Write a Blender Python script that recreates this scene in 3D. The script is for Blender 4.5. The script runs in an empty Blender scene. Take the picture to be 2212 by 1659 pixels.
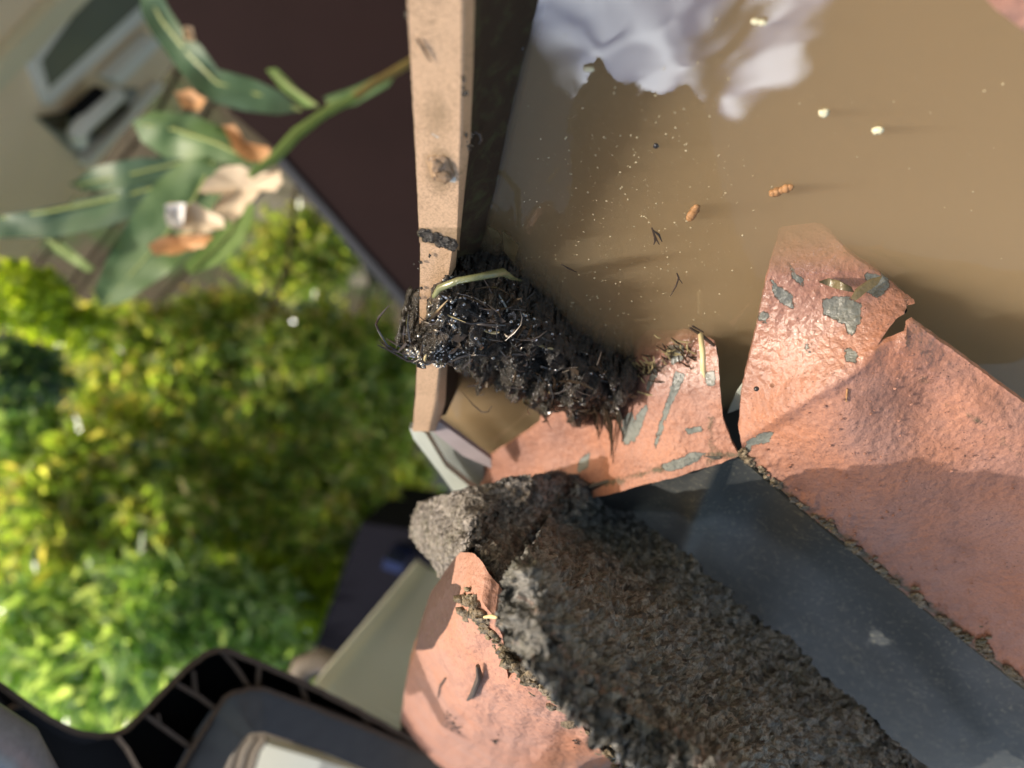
import bpy, bmesh, math, random
import numpy as np
from mathutils import Vector, Matrix, noise, geometry

random.seed(7)
S = bpy.context.scene
COL = S.collection

# ------------------------------------------------------------------ camera
TH = math.radians(54.0)            # angle of the view away from straight down
HD = np.array([-.15, .989]); HD = HD / np.linalg.norm(HD)
FP = 2212 * 25 / 36                # focal length in photo units (2212 x 1659)
CC = np.array([1106.0, 829.5])
CH = .15                           # camera height over the gutter water
Zc = np.array([math.sin(TH) * HD[0], math.sin(TH) * HD[1], -math.cos(TH)])
Fc = np.array([0, 0, 1.0])
HF = Fc - Zc * Zc.dot(Fc); HF /= np.linalg.norm(HF)
Yc = -HF
Xc = np.cross(Yc, Zc)
RW = Vector((Xc[0], Yc[0], Zc[0])); DW = Vector((Xc[1], Yc[1], Zc[1])); FW = Vector((Xc[2], Yc[2], Zc[2]))
CAM = Vector((0, 0, CH))

def ray(px, py):
    return RW * ((px - CC[0]) / FP) + DW * ((py - CC[1]) / FP) + FW      # depth 1 along the view axis

def at(px, py, z=0.0):
    r = ray(px, py)
    return CAM + r * ((z - CH) / r.z)

def atd(px, py, dep):
    return CAM + ray(px, py) * dep

cam = bpy.data.cameras.new('camera')
co = bpy.data.objects.new('camera', cam); COL.objects.link(co)
m = Matrix.Identity(4)
for i in range(3):
    m[i][0] = RW[i]; m[i][1] = -DW[i]; m[i][2] = -FW[i]; m[i][3] = CAM[i]
co.matrix_world = m
cam.sensor_width = 36; cam.lens = 25; cam.clip_start = .005; cam.clip_end = 400
cam.dof.use_dof = True; cam.dof.focus_distance = .196; cam.dof.aperture_fstop = 25 / 3.3
S.camera = co

# ------------------------------------------------------------------ light
SUN_FROM = Vector((-1.0, .15, .52)).normalized()
S.view_settings.view_transform = 'Standard'; S.view_settings.look = 'None'
S.view_settings.gamma = 1; S.view_settings.exposure = .78
sun = bpy.data.lights.new('sun', 'SUN'); sun.energy = 2.45; sun.angle = math.radians(.53); sun.color = (1, .95, .87)
so = bpy.data.objects.new('sun', sun); COL.objects.link(so)
so.rotation_euler = SUN_FROM.to_track_quat('Z', 'Y').to_euler()

W = bpy.data.worlds.new('World'); S.world = W; W.use_nodes = True
nt = W.node_tree; nt.nodes.clear()
wo = nt.nodes.new('ShaderNodeOutputWorld'); bg = nt.nodes.new('ShaderNodeBackground')
sky = nt.nodes.new('ShaderNodeTexSky'); sky.sky_type = 'NISHITA'; sky.sun_disc = False; sky.dust_density = 2.5
sky.sun_elevation = math.asin(SUN_FROM.z); sky.sun_rotation = math.atan2(SUN_FROM.x, SUN_FROM.y)
bg.inputs['Strength'].default_value = .15
wbn = nt.nodes.new('ShaderNodeMix'); wbn.data_type = 'RGBA'; wbn.blend_type = 'MULTIPLY'; wbn.inputs[0].default_value = 1; wbn.inputs[7].default_value = (1.12, 1.0, .82, 1)
nt.links.new(sky.outputs[0], wbn.inputs[6]); nt.links.new(wbn.outputs[2], bg.inputs[0])

def reflected(px, py):
    r = ray(px, py).normalized()
    return Vector((r.x, r.y, -r.z))

# bright sunlit clouds standing in the sky
CLOUDS = [(1330, -30, 150), (1450, 10, 110), (1500, -60, 110), (1230, 40, 75), (1290, 130, 75), (1390, 120, 105), (1440, 150, 70), (1345, 210, 85), (1385, 235, 50), (1338, 280, 48), (1334, 330, 34), (1328, 380, 28),
          (1305, 425, 30), (1275, 470, 30), (1245, 525, 34), (1360, 45, 120), (1180, 20, 40),
          (1745, -30, 55), (1715, 20, 48), (1690, 65, 50), (1672, 110, 52), (1635, 150, 42), (1605, 185, 40), (1588, 225, 28)]
tc = nt.nodes.new('ShaderNodeTexCoord')
nz = nt.nodes.new('ShaderNodeTexNoise'); nz.inputs['Scale'].default_value = 13; nz.inputs['Detail'].default_value = 3
nt.links.new(tc.outputs['Generated'], nz.inputs['Vector'])
sb = nt.nodes.new('ShaderNodeVectorMath'); sb.operation = 'SUBTRACT'; sb.inputs[1].default_value = (.5, .5, .5)
nt.links.new(nz.outputs['Color'], sb.inputs[0])
sc_ = nt.nodes.new('ShaderNodeVectorMath'); sc_.operation = 'SCALE'; sc_.inputs['Scale'].default_value = .04
nt.links.new(sb.outputs[0], sc_.inputs[0])
ad = nt.nodes.new('ShaderNodeVectorMath'); ad.operation = 'ADD'
nt.links.new(tc.outputs['Generated'], ad.inputs[0]); nt.links.new(sc_.outputs[0], ad.inputs[1])
acc = None
for (cx, cy, rr) in CLOUDS:
    dd = nt.nodes.new('ShaderNodeVectorMath'); dd.operation = 'DISTANCE'; dd.inputs[1].default_value = reflected(cx, cy)
    nt.links.new(ad.outputs[0], dd.inputs[0])
    mr = nt.nodes.new('ShaderNodeMapRange'); mr.inputs['From Min'].default_value = rr / FP * 1.12; mr.inputs['From Max'].default_value = rr / FP * .55
    nt.links.new(dd.outputs['Value'], mr.inputs['Value'])
    if acc is None: acc = mr.outputs[0]
    else:
        mx = nt.nodes.new('ShaderNodeMath'); mx.operation = 'MAXIMUM'
        nt.links.new(acc, mx.inputs[0]); nt.links.new(mr.outputs[0], mx.inputs[1]); acc = mx.outputs[0]
n2 = nt.nodes.new('ShaderNodeTexNoise'); n2.inputs['Scale'].default_value = 8; n2.inputs['Detail'].default_value = 4; n2.inputs['Distortion'].default_value = 1.2
nt.links.new(tc.outputs['Generated'], n2.inputs['Vector'])
cr = nt.nodes.new('ShaderNodeValToRGB')
cr.color_ramp.elements[0].position = .42; cr.color_ramp.elements[0].color = (.16, .2, .34, 1)
cr.color_ramp.elements[1].position = .58; cr.color_ramp.elements[1].color = (.82, .88, 1, 1)
nt.links.new(n2.outputs['Fac'], cr.inputs[0])
bc = nt.nodes.new('ShaderNodeBackground'); nt.links.new(cr.outputs[0], bc.inputs[0]); bc.inputs[1].default_value = 9.5
mxs = nt.nodes.new('ShaderNodeMixShader'); nt.links.new(acc, mxs.inputs[0]); nt.links.new(bg.outputs[0], mxs.inputs[1]); nt.links.new(bc.outputs[0], mxs.inputs[2])
nt.links.new(mxs.outputs[0], wo.inputs[0])

S.cycles.use_denoising = True
try: S.cycles.denoiser = 'OPENIMAGEDENOISE'
except Exception: pass
S.cycles.max_bounces = 8; S.cycles.volume_bounces = 4; S.cycles.transparent_max_bounces = 12
S.cycles.caustics_reflective = False; S.cycles.sample_clamp_indirect = 4

# ------------------------------------------------------------------ helpers
def tag(o, label=None, cat=None, group=None, kind=None):
    if label: o['label'] = label
    if cat: o['category'] = cat
    if group: o['group'] = group
    if kind: o['kind'] = kind
    return o

def empty(name, loc, label, cat, group=None):
    o = bpy.data.objects.new(name, None); COL.objects.link(o); o.location = loc; o.empty_display_size = .01
    return tag(o, label, cat, group)

def link(name, verts, faces, mat, parent=None, smooth=True, attr=None, angle=40, loc=None):
    vs = [Vector(v) for v in verts]
    if parent is not None: org = Vector(parent.location) if parent.parent is None else Vector(parent['_org'])
    elif loc is not None: org = Vector(loc)
    else:
        org = Vector((sum(v.x for v in vs), sum(v.y for v in vs), 0)) / len(vs); org.z = min(v.z for v in vs)
    me = bpy.data.meshes.new(name)
    me.from_pydata([v - org for v in vs], [], faces); me.update()
    if attr is not None:
        a = me.attributes.new('wear', 'FLOAT_COLOR', 'POINT')  # also carries the painted shadow and sunlit edge of the roof tiles
        a.data.foreach_set('color', np.array(attr, dtype=np.float32).ravel())
    me.materials.append(mat)
    me.polygons.foreach_set('use_smooth', [smooth] * len(me.polygons))
    if smooth and angle: me.set_sharp_from_angle(angle=math.radians(angle))
    o = bpy.data.objects.new(name, me); COL.objects.link(o)
    if parent is not None: o.parent = parent
    else: o.location = org
    return o

class MB:
    def __init__(s): s.v = []; s.f = []
    def add(s, vs, fs):
        n = len(s.v); s.v += [Vector(v) for v in vs]; s.f += [tuple(i + n for i in f) for f in fs]
    def tube(s, pts, rad, seg=6, cap=True):
        pts = [Vector(p) for p in pts]; n = len(pts); vs = []
        ref = None
        for i, p in enumerate(pts):
            t = (pts[min(i + 1, n - 1)] - pts[max(i - 1, 0)])
            if t.length < 1e-9: t = Vector((0, 0, 1))
            t.normalize()
            if ref is None: ref = t.orthogonal().normalized()
            u = (ref - t * ref.dot(t)); u = u.normalized() if u.length > 1e-6 else t.orthogonal().normalized(); ref = u
            w = t.cross(u); r = rad[i] if hasattr(rad, '__len__') else rad
            for k in range(seg):
                a = 2 * math.pi * k / seg; vs.append(p + (u * math.cos(a) + w * math.sin(a)) * r)
        fs = [(i * seg + k, i * seg + (k + 1) % seg, (i + 1) * seg + (k + 1) % seg, (i + 1) * seg + k) for i in range(n - 1) for k in range(seg)]
        if cap: fs += [tuple(reversed(range(seg))), tuple((n - 1) * seg + k for k in range(seg))]
        s.add(vs, fs)
    def ico(s, c, r, sub=1, sc=(1, 1, 1), jit=0):
        bm = bmesh.new(); bmesh.ops.create_icosphere(bm, subdivisions=sub, radius=r)
        vs = []
        for v in bm.verts:
            q = Vector((v.co.x * sc[0], v.co.y * sc[1], v.co.z * sc[2]))
            if jit: q *= 1 + jit * noise.noise(v.co / r * 1.3 + Vector(c) * 500)
            vs.append(Vector(c) + q)
        s.add(vs, [tuple(v.index for v in f.verts) for f in bm.faces]); bm.free()
    def prism(s, top, off):
        """closed slab: polygon top, offset vector to the other side"""
        n = len(top); off = Vector(off)
        s.add([Vector(p) for p in top] + [Vector(p) + off for p in top],
              [tuple(range(n)), tuple(reversed(range(n, 2 * n)))] + [((i + 1) % n, i, i + n, (i + 1) % n + n) for i in range(n)])
    def build(s, name, mat, parent=None, smooth=False, angle=40):
        o = link(name, s.v, s.f, mat, parent, smooth, None, angle)
        bm = bmesh.new(); bm.from_mesh(o.data); bmesh.ops.recalc_face_normals(bm, faces=bm.faces); bm.to_mesh(o.data); bm.free()
        return o

def zero(o):
    a = o.data.attributes.new('wear', 'FLOAT_COLOR', 'POINT'); a.data.foreach_set('color', [0.0, 0.0, 0.0, 1.0] * len(o.data.vertices))

def rbf(ctrl):
    P = np.array([(c[0], c[1]) for c in ctrl], float) / 1000; z = np.array([c[2] for c in ctrl], float)
    n = len(P)
    def U(r2): return np.where(r2 > 1e-12, .5 * r2 * np.log(np.maximum(r2, 1e-12)), 0)
    K = U(((P[:, None] - P[None]) ** 2).sum(-1)) + np.eye(n) * 1e-5
    Q = np.c_[np.ones(n), P]
    A = np.block([[K, Q], [Q.T, np.zeros((3, 3))]])
    w = np.linalg.solve(A, np.r_[z, 0, 0, 0])
    def f(x, y):
        p = np.array([x, y]) / 1000
        return float(U(((P - p) ** 2).sum(-1)) @ w[:n] + w[n] + w[n + 1] * p[0] + w[n + 2] * p[1])
    return f

def inside(x, y, poly):
    r = False; j = len(poly) - 1
    for i in range(len(poly)):
        xi, yi = poly[i]; xj, yj = poly[j]
        if (yi > y) != (yj > y) and x < (xj - xi) * (y - yi) / (yj - yi) + xi: r = not r
        j = i
    return r

def sdist(x, y, poly):
    """distance in photo units, positive inside the polygon"""
    best = 1e9; j = len(poly) - 1
    for i in range(len(poly)):
        ax, ay = poly[j]; bx, by = poly[i]; dx, dy = bx - ax, by - ay
        t = max(0, min(1, ((x - ax) * dx + (y - ay) * dy) / (dx * dx + dy * dy + 1e-9)))
        best = min(best, math.hypot(x - ax - t * dx, y - ay - t * dy)); j = i
    return best if inside(x, y, poly) else -best

def resample(poly, step, jag=0, seed=0, close=True, jscale=.06):
    out = []; n = len(poly)
    for i in range(n if close else n - 1):
        a = poly[i]; b = poly[(i + 1) % n]; L = math.hypot(b[0] - a[0], b[1] - a[1]); k = max(1, int(round(L / step)))
        for j in range(k):
            t = j / k; x = a[0] + (b[0] - a[0]) * t; y = a[1] + (b[1] - a[1]) * t
            if jag and k > 1:
                nx, ny = -(b[1] - a[1]) / L, (b[0] - a[0]) / L
                q = noise.fractal(Vector((x * jscale, y * jscale, seed)), 1, 2.2, 3) * jag
                x += nx * q; y += ny * q
            out.append((x, y))
    if not close: out.append(poly[-1])
    return out

def sheet(name, outline, ctrl, mat, step=8, thick=.0008, parent=None, jag=0, extra=None, attr=None, seed=0, smooth=True, drop=None, jscale=.06, angle=40, disp=None, rows=1, wamp=0):
    """a real curved sheet: its outline and its heights over the water are given, thickness goes straight down"""
    zf = ctrl if callable(ctrl) else rbf(ctrl)
    ol = resample(outline, step, jag, seed, jscale=jscale)
    xs = [p[0] for p in ol]; ys = [p[1] for p in ol]; n = len(ol)
    pts = list(ol); rnd = random.Random(seed + 5)
    y = min(ys); row = 0
    oa = np.array(ol)
    while y < max(ys):
        x = min(xs) + (row % 2) * step / 2
        while x < max(xs):
            qx = x + rnd.uniform(-.22, .22) * step; qy = y + rnd.uniform(-.22, .22) * step
            if inside(qx, qy, ol) and ((oa - (qx, qy)) ** 2).sum(1).min() > (.55 * step) ** 2: pts.append((qx, qy))
            x += step
        y += step * .87; row += 1
    r = geometry.delaunay_2d_cdt([Vector(p) for p in pts], [(i, (i + 1) % n) for i in range(n)], [], 1, 1e-4)
    P2 = [(v.x, v.y) for v in r[0]]; tris = [tuple(f) for f in r[2]]
    V = []
    for (x, y) in P2:
        z = zf(x, y); p = at(x, y, z)
        if extra: p = p + extra(x, y, p)
        V.append(p)
    # orient upwards
    T = []
    for f in tris:
        a, b, c = (V[i] for i in f)
        q = (b - a).cross(c - a)
        T.append(f if q.dot(CAM - a) > 0 else (f[0], f[2], f[1]))
    N = len(V)
    if disp:
        nn = [Vector() for _ in V]
        for f in T:
            a, b, c = (V[i] for i in f); q = (b - a).cross(c - a)
            for i in f: nn[i] += q
        V = [v + n_.normalized() * disp(x, y) for v, n_, (x, y) in zip(V, nn, P2)]
    dv = Vector(drop) if drop is not None else Vector((0, 0, -thick))
    verts = V + [v + dv for v in V]
    faces = T + [tuple(reversed([i + N for i in f])) for f in T]
    extra_at = []; ring = {}
    cnt = {}
    for f in T:
        for i in range(3):
            e = (f[i], f[(i + 1) % 3]); cnt[e] = 1
    for (a, b) in cnt:
        if (b, a) in cnt: continue
        if rows < 2: faces.append((b, a, a + N, b + N)); continue
        for i in (a, b):
            if i in ring: continue
            ring[i] = [i]
            for k in range(1, rows):
                p = V[i] + dv * (k / rows); nv = noise.noise_vector(p * 900) + .7 * noise.noise_vector(p * 350)
                ring[i].append(len(verts)); verts.append(p + Vector((nv.x, nv.y, nv.z * .5)) * wamp); extra_at.append(P2[i])
            ring[i].append(i + N)
        for k in range(rows): faces.append((ring[b][k], ring[a][k], ring[a][k + 1], ring[b][k + 1]))
    at_ = None
    if attr:
        c = [attr(x, y) for (x, y) in P2]; at_ = [(q[0], q[1], q[2], 1) for q in c] * 2 + [(*attr(x, y), 1) for (x, y) in extra_at]
    return link(name, verts, faces, mat, parent, smooth, at_, angle)

def fn(x, y, s, seed=0, oct=3):
    return noise.fractal(Vector((x * s, y * s, seed)), 1, 2.1, oct)

# ------------------------------------------------------------------ materials
class M:
    def __init__(s, name):
        s.m = bpy.data.materials.new(name); s.m.use_nodes = True; s.t = s.m.node_tree
        s.b = s.t.nodes['Principled BSDF']; s.tc = s.t.nodes.new('ShaderNodeTexCoord').outputs['Object']
    def n(s, t, **k):
        x = s.t.nodes.new(t)
        for a, v in k.items(): setattr(x, a, v)
        return x
    def L(s, a, b): s.t.links.new(a, b)
    def noise(s, sc, det=4, rough=.55, dist=0, vec=None):
        x = s.n('ShaderNodeTexNoise'); x.inputs['Scale'].default_value = sc; x.inputs['Detail'].default_value = det
        x.inputs['Roughness'].default_value = rough; x.inputs['Distortion'].default_value = dist
        s.L(vec or s.tc, x.inputs['Vector']); return x.outputs['Fac']
    def vor(s, sc, feat='F1', out='Distance', vec=None, rnd=1):
        x = s.n('ShaderNodeTexVoronoi', feature=feat); x.inputs['Scale'].default_value = sc; x.inputs['Randomness'].default_value = rnd
        s.L(vec or s.tc, x.inputs['Vector']); return x.outputs[out]
    def ramp(s, f, stops, interp='LINEAR'):
        x = s.n('ShaderNodeValToRGB'); x.color_ramp.interpolation = interp
        e = x.color_ramp.elements
        while len(e) < len(stops): e.new(.5)
        for i, (p, c) in enumerate(stops):
            e[i].position = p; e[i].color = (c, c, c, 1) if not hasattr(c, '__len__') else (*c, 1)
        s.L(f, x.inputs[0]); return x.outputs[0]
    def mix(s, f, a, b, mode='MIX'):
        x = s.n('ShaderNodeMix', data_type='RGBA', blend_type=mode)
        for i, v in ((0, f), (6, a), (7, b)):
            if hasattr(v, 'links') or isinstance(v, bpy.types.NodeSocket): s.L(v, x.inputs[i])
            elif hasattr(v, '__len__'): x.inputs[i].default_value = (*v, 1)
            else: x.inputs[i].default_value = v if i == 0 else (v, v, v, 1)
        return x.outputs[2]
    def math(s, op, a, b=0, c=0):
        x = s.n('ShaderNodeMath', operation=op)
        for i, v in enumerate((a, b, c)):
            if isinstance(v, bpy.types.NodeSocket): s.L(v, x.inputs[i])
            else: x.inputs[i].default_value = v
        return x.outputs[0]
    def bump(s, h, dist, st=1, nrm=None):
        x = s.n('ShaderNodeBump'); x.inputs['Strength'].default_value = st; x.inputs['Distance'].default_value = dist
        s.L(h, x.inputs['Height'])
        if nrm: s.L(nrm, x.inputs['Normal'])
        s.L(x.outputs[0], s.b.inputs['Normal']); return x.outputs[0]
    def wear(s):
        a = s.n('ShaderNodeAttribute', attribute_name='wear'); q = s.n('ShaderNodeSeparateColor'); s.L(a.outputs['Color'], q.inputs[0])
        return q.outputs
    def set(s, **k):
        for a, v in k.items():
            i = s.b.inputs[a.replace('_', ' ')]
            if isinstance(v, bpy.types.NodeSocket): s.L(v, i)
            elif hasattr(v, '__len__') and len(v) == 3: i.default_value = (*v, 1)
            else: i.default_value = v
        return s

def simple(name, col, rough=.6, var=.25, sc=40, bump=0, bsc=300, metal=0, spec=.5):
    m = M(name)
    c = m.mix(m.noise(sc, 4), [x * (1 - var) for x in col], [min(1, x * (1 + var)) for x in col])
    m.set(Base_Color=c, Roughness=rough, Metallic=metal); m.b.inputs['Specular IOR Level'].default_value = spec
    if bump: m.bump(m.noise(bsc, 4), bump)
    return m.m

def painted(name, cast_shade=False, orange=(.37, .165, .100), pink=(.34, .182, .140), dark=(.20, .10, .075), speck=.7, bumpd=.0006, wet=True):
    """terracotta coloured weathered coating on grey metal; wear.r = coating gone, wear.g = dirt, wear.b = wet (painted shadow on the salmon tile)"""
    m = M(name); w = m.wear()
    base = m.mix(m.ramp(m.noise(38, 4, .6), [(.36, 0), (.62, 1)]), orange, pink)
    base = m.mix(m.math('MULTIPLY', m.ramp(m.noise(90, 5, .65, .6), [(.48, 0), (.72, 1)]), .65), base, dark)
    base = m.mix(m.math('MULTIPLY', m.ramp(m.noise(1500, 3), [(.35, 1), (.55, 0)]), .45), base, dark)
    sp = m.ramp(m.vor(620, rnd=1), [(.0, 1), (.10, 1), (.17, 0)])
    spm = m.ramp(m.noise(70, 3), [(.42, 0), (.6, 1)])
    base = m.mix(m.math('MULTIPLY', m.math('MULTIPLY', sp, spm), speck), base, (.03, .02, .018))
    # moss / grime
    dn = m.math('ADD', w[1], m.math('MULTIPLY_ADD', m.noise(260, 5, .7), .9, -.45))
    dirt = m.ramp(dn, [(.42, 0), (.62, 1)])
    dc = m.mix(m.noise(180, 4), (.055, .045, .025), (.14, .11, .07))
    base = m.mix(dirt, base, dc)
    cn = m.math('ADD', w[0], m.math('MULTIPLY_ADD', m.noise(520, 5, .7), 1.1, -.58))
    chip = m.ramp(cn, [(.47, 0), (.53, 1)])
    base = m.mix(chip, base, m.mix(m.noise(300, 4), (.10, .115, .105), (.19, .20, .185)))
    if cast_shade: base = m.mix(m.ramp(m.math('ADD', w[2], m.math('MULTIPLY_ADD', m.noise(500, 4), .3, -.15)), [(.46, 0), (.54, 1)]), base, m.mix(m.noise(400, 5), (.035, .016, .014), (.07, .033, .029)))  # cast shadow mixed into the base colour
    else: base = m.mix(m.math('MULTIPLY', w[2], .35), base, m.mix(1.0, base, (.78, .62, .5), 'MULTIPLY'))
    r = m.math('MULTIPLY_ADD', m.noise(200, 3), .25, .46)
    if not cast_shade: r = m.math('SUBTRACT', r, m.math('MULTIPLY', w[2], .38))
    h = m.math('ADD', m.math('MULTIPLY', m.ramp(m.vor(480, 'SMOOTH_F1'), [(0, 1), (.6, 0)]), .55), m.math('MULTIPLY', m.noise(1100, 4, .6), .6))
    h = m.math('ADD', h, m.math('MULTIPLY', m.noise(120, 4), 1.2))
    h = m.math('SUBTRACT', h, m.math('MULTIPLY', chip, 1.6))
    h = m.math('ADD', h, m.math('MULTIPLY', dirt, m.noise(900, 3)))
    m.bump(h, bumpd, 1)
    m.set(Base_Color=base, Roughness=r)
    if not cast_shade: m.set(Coat_Weight=m.math('MULTIPLY', w[2], .8), Coat_Roughness=.16); m.L(m.b.inputs['Normal'].links[0].from_socket, m.b.inputs['Coat Normal'])
    return m.m

def granular(name, c1, c2, moss=.25, bumpd=.0011, sc=560):
    m = M(name); w = m.wear()
    v = m.vor(sc, out='Color'); v2 = m.vor(sc, 'F1')
    hs = m.n('ShaderNodeSeparateColor'); m.L(v, hs.inputs[0])
    base = m.mix(hs.outputs[0], c1, c2)
    base = m.mix(m.math('MULTIPLY', m.ramp(m.noise(1400, 3), [(.35, 1), (.55, 0)]), .6), base, [x * .35 for x in c1])
    base = m.mix(m.math('MULTIPLY', m.ramp(m.noise(110, 4, .6), [(.5, 0), (.68, 1)]), moss), base, (.13, .13, .035))
    base = m.mix(m.math('MULTIPLY', m.ramp(m.noise(75, 3), [(.55, 0), (.7, 1)]), .3), base, (.26, .24, .22))
    pk = m.ramp(m.math('ADD', w[0], m.math('MULTIPLY_ADD', m.noise(300, 4), .7, -.35)), [(.45, 0), (.6, 1)])
    base = m.mix(m.math('MULTIPLY', pk, .45), base, (.42, .27, .22))
    h = m.math('ADD', m.ramp(v2, [(0, 1), (.55, 0)]), m.math('MULTIPLY', m.noise(900, 4, .7), .8))
    h = m.math('ADD', h, m.math('MULTIPLY', m.noise(160, 3), 1.5))
    m.bump(h, bumpd, 1)
    m.set(Base_Color=base, Roughness=m.math('MULTIPLY_ADD', hs.outputs[1], .45, .28))
    return m.m

MT = {}
MT['flap'] = painted('coating')
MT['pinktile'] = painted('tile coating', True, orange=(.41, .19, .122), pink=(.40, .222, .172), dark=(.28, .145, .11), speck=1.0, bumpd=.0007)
MT['dark'] = granular('dark granules', (.06, .052, .048), (.34, .31, .29), .15)
MT['dark2'] = granular('mossy granules', (.060, .062, .061), (.34, .335, .32), .22, .0022, 330)

m = M('lead grey metal')
b = m.mix(m.noise(60, 4), (.042, .045, .044), (.070, .073, .071))
b = m.mix(m.math('MULTIPLY', m.ramp(m.noise(240, 5, .75, 2.5), [(.56, 0), (.66, 1)]), .8), b, (.24, .22, .16))
b = m.mix(m.math('MULTIPLY', m.ramp(m.noise(25, 3), [(.45, 0), (.7, 1)]), .35), b, (.11, .11, .105))
m.set(Base_Color=b, Roughness=m.math('MULTIPLY_ADD', m.noise(90, 3), .25, .45)); m.b.inputs['Specular IOR Level'].default_value = .3
m.bump(m.noise(260, 5, .6), .00012)
MT['grey'] = m.m

m = M('tan gutter paint'); w = m.wear()
b = m.mix(m.noise(50, 4), (.54, .355, .215), (.64, .43, .275))
b = m.mix(m.math('MULTIPLY', m.ramp(m.noise(1900, 3, .7), [(.45, 0), (.6, 1)]), m.math('MULTIPLY_ADD', m.ramp(m.noise(60, 3), [(.45, 0), (.7, 1)]), .5, .36)), b, (.19, .125, .065))
al = m.ramp(m.math('ADD', w[1], m.math('MULTIPLY_ADD', m.noise(700, 5, .7), .9, -.45)), [(.18, 0), (.75, 1)])
b = m.mix(m.math('MULTIPLY', al, .8), b, (.17, .115, .05))
ch = m.ramp(m.math('ADD', w[0], m.math('MULTIPLY_ADD', m.noise(500, 4), .6, -.3)), [(.47, 0), (.53, 1)])
b = m.mix(ch, b, (.50, .50, .46))
m.set(Base_Color=b, Roughness=.42)
m.bump(m.math('ADD', m.noise(1300, 3), m.math('MULTIPLY', ch, -.4)), .00012)
MT['tan'] = m.m

m = M('gutter inside brown'); w = m.wear()
b = m.mix(m.noise(90, 5, .6), (.026, .018, .012), (.05, .034, .022))
b = m.mix(m.math('MULTIPLY', m.ramp(m.noise(160, 4, .6, .5), [(.5, 0), (.7, 1)]), .6), b, (.07, .075, .035))
m.set(Base_Color=b, Roughness=.85); m.b.inputs['Specular IOR Level'].default_value = .15; m.bump(m.noise(500, 5), .0003)
MT['inside'] = m.m

# muddy water: clear skin over a scattering body
def water(name, dens, alb, ior=1.5):
    m = M(name); m.t.nodes.remove(m.b)
    out = [n for n in m.t.nodes if n.type == 'OUTPUT_MATERIAL'][0]
    fr = m.n('ShaderNodeFresnel'); fr.inputs[0].default_value = ior
    gl = m.n('ShaderNodeBsdfGlossy'); gl.inputs['Roughness'].default_value = .015
    tr = m.n('ShaderNodeBsdfTransparent')
    bp = m.n('ShaderNodeBump'); bp.inputs['Distance'].default_value = .0006; bp.inputs['Strength'].default_value = .5
    m.L(m.noise(30, 2, .4, .6), bp.inputs['Height']); m.L(bp.outputs[0], gl.inputs['Normal'])
    ge = m.n('ShaderNodeNewGeometry'); fm = m.math('MULTIPLY', fr.outputs[0], m.math('SUBTRACT', 1.0, ge.outputs['Backfacing']))
    mx = m.n('ShaderNodeMixShader'); m.L(fm, mx.inputs[0]); m.L(tr.outputs[0], mx.inputs[1]); m.L(gl.outputs[0], mx.inputs[2])
    m.L(mx.outputs[0], out.inputs['Surface'])
    vs = m.n('ShaderNodeVolumeScatter'); vs.inputs['Color'].default_value = (*alb, 1); vs.inputs['Density'].default_value = dens
    va = m.n('ShaderNodeVolumeAbsorption'); va.inputs['Color'].default_value = (.8, .6, .3, 1); va.inputs['Density'].default_value = dens * .06
    a = m.n('ShaderNodeAddShader'); m.L(vs.outputs[0], a.inputs[0]); m.L(va.outputs[0], a.inputs[1]); m.L(a.outputs[0], out.inputs['Volume'])
    return m.m
MT['water'] = water('muddy water', 750, (.060, .047, .030))
MT['silt'] = simple('silt', (.035, .027, .017), .9, .08, 60)
m = M('wet mud')
b = m.mix(m.ramp(m.noise(420, 5, .7), [(.4, 0), (.65, 1)]), (.006, .005, .004), (.040, .030, .022))
b = m.mix(m.math('MULTIPLY', m.ramp(m.noise(150, 4), [(.6, 0), (.7, 1)]), .5), b, (.14, .10, .07))
m.set(Base_Color=b, Roughness=m.math('MULTIPLY_ADD', m.noise(300, 3), .6, -.05)); m.b.inputs['Specular IOR Level'].default_value = .8
m.bump(m.noise(700, 5, .7), .0016)
MT['mud'] = m.m
MT['gapdark'] = simple('gap darkness', (.006, .005, .004), .35, .5, 200, .0004, 400, spec=.3)
MT['bead'] = simple('water bead', (.05, .045, .04), .12, .1, 50, spec=1)
MT['bead'].node_tree.nodes['Principled BSDF'].inputs['IOR'].default_value = 2.3
MT['fibre'] = simple('rotting fibre', (.035, .024, .016), .16, .8, 240, spec=1)
MT['straw'] = simple('straw fibre', (.38, .31, .16), .35, .4, 200)
MT['twig'] = simple('dark twig', (.06, .04, .028), .5, .5, 400)
MT['greenstalk'] = simple('green stalk', (.16, .17, .08), .2, .4, 300, .0002, 900, spec=.8)
MT['needle'] = simple('cream needle', (.62, .52, .28), .3, .3, 250)
MT['pellet'] = simple('brown pellet', (.33, .17, .07), .6, .5, 600, .0004, 900)
MT['rivet'] = simple('rivet paint', (.26, .17, .10), .45, .7, 700, .0004, 900)
MT['seed'] = simple('pale seed', (.62, .58, .40), .4, .2, 400)
MT['black'] = simple('black seed', (.03, .028, .03), .25, .2, 400)
MT['speck'] = simple('pale flakes', (.54, .46, .29), .5, .5, 400)
MT['rotleaf'] = simple('rotted black leaf', (.045, .032, .022), .3, .8, 200, .0004, 600)
MT['wetleaf'] = simple('wet brown leaf', (.12, .095, .05), .2, .5, 300, .0003, 700)
MT['zinc'] = simple('pale green zinc', (.50, .53, .46), .35, .15, 60, .0001, 300, spec=.6)
MT['zincgrey'] = simple('grey zinc', (.26, .28, .27), .4, .15, 60)
MT['mauve'] = simple('weathered mauve metal', (.36, .31, .32), .4, .2, 90)
MT['mortar'] = granular('crumbled mortar', (.12, .09, .055), (.30, .24, .16), .3, .0012, 500)
MT['plastic'] = simple('black plastic', (.005, .005, .007), .7, .5, 90, .0001, 600, spec=.2)
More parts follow.
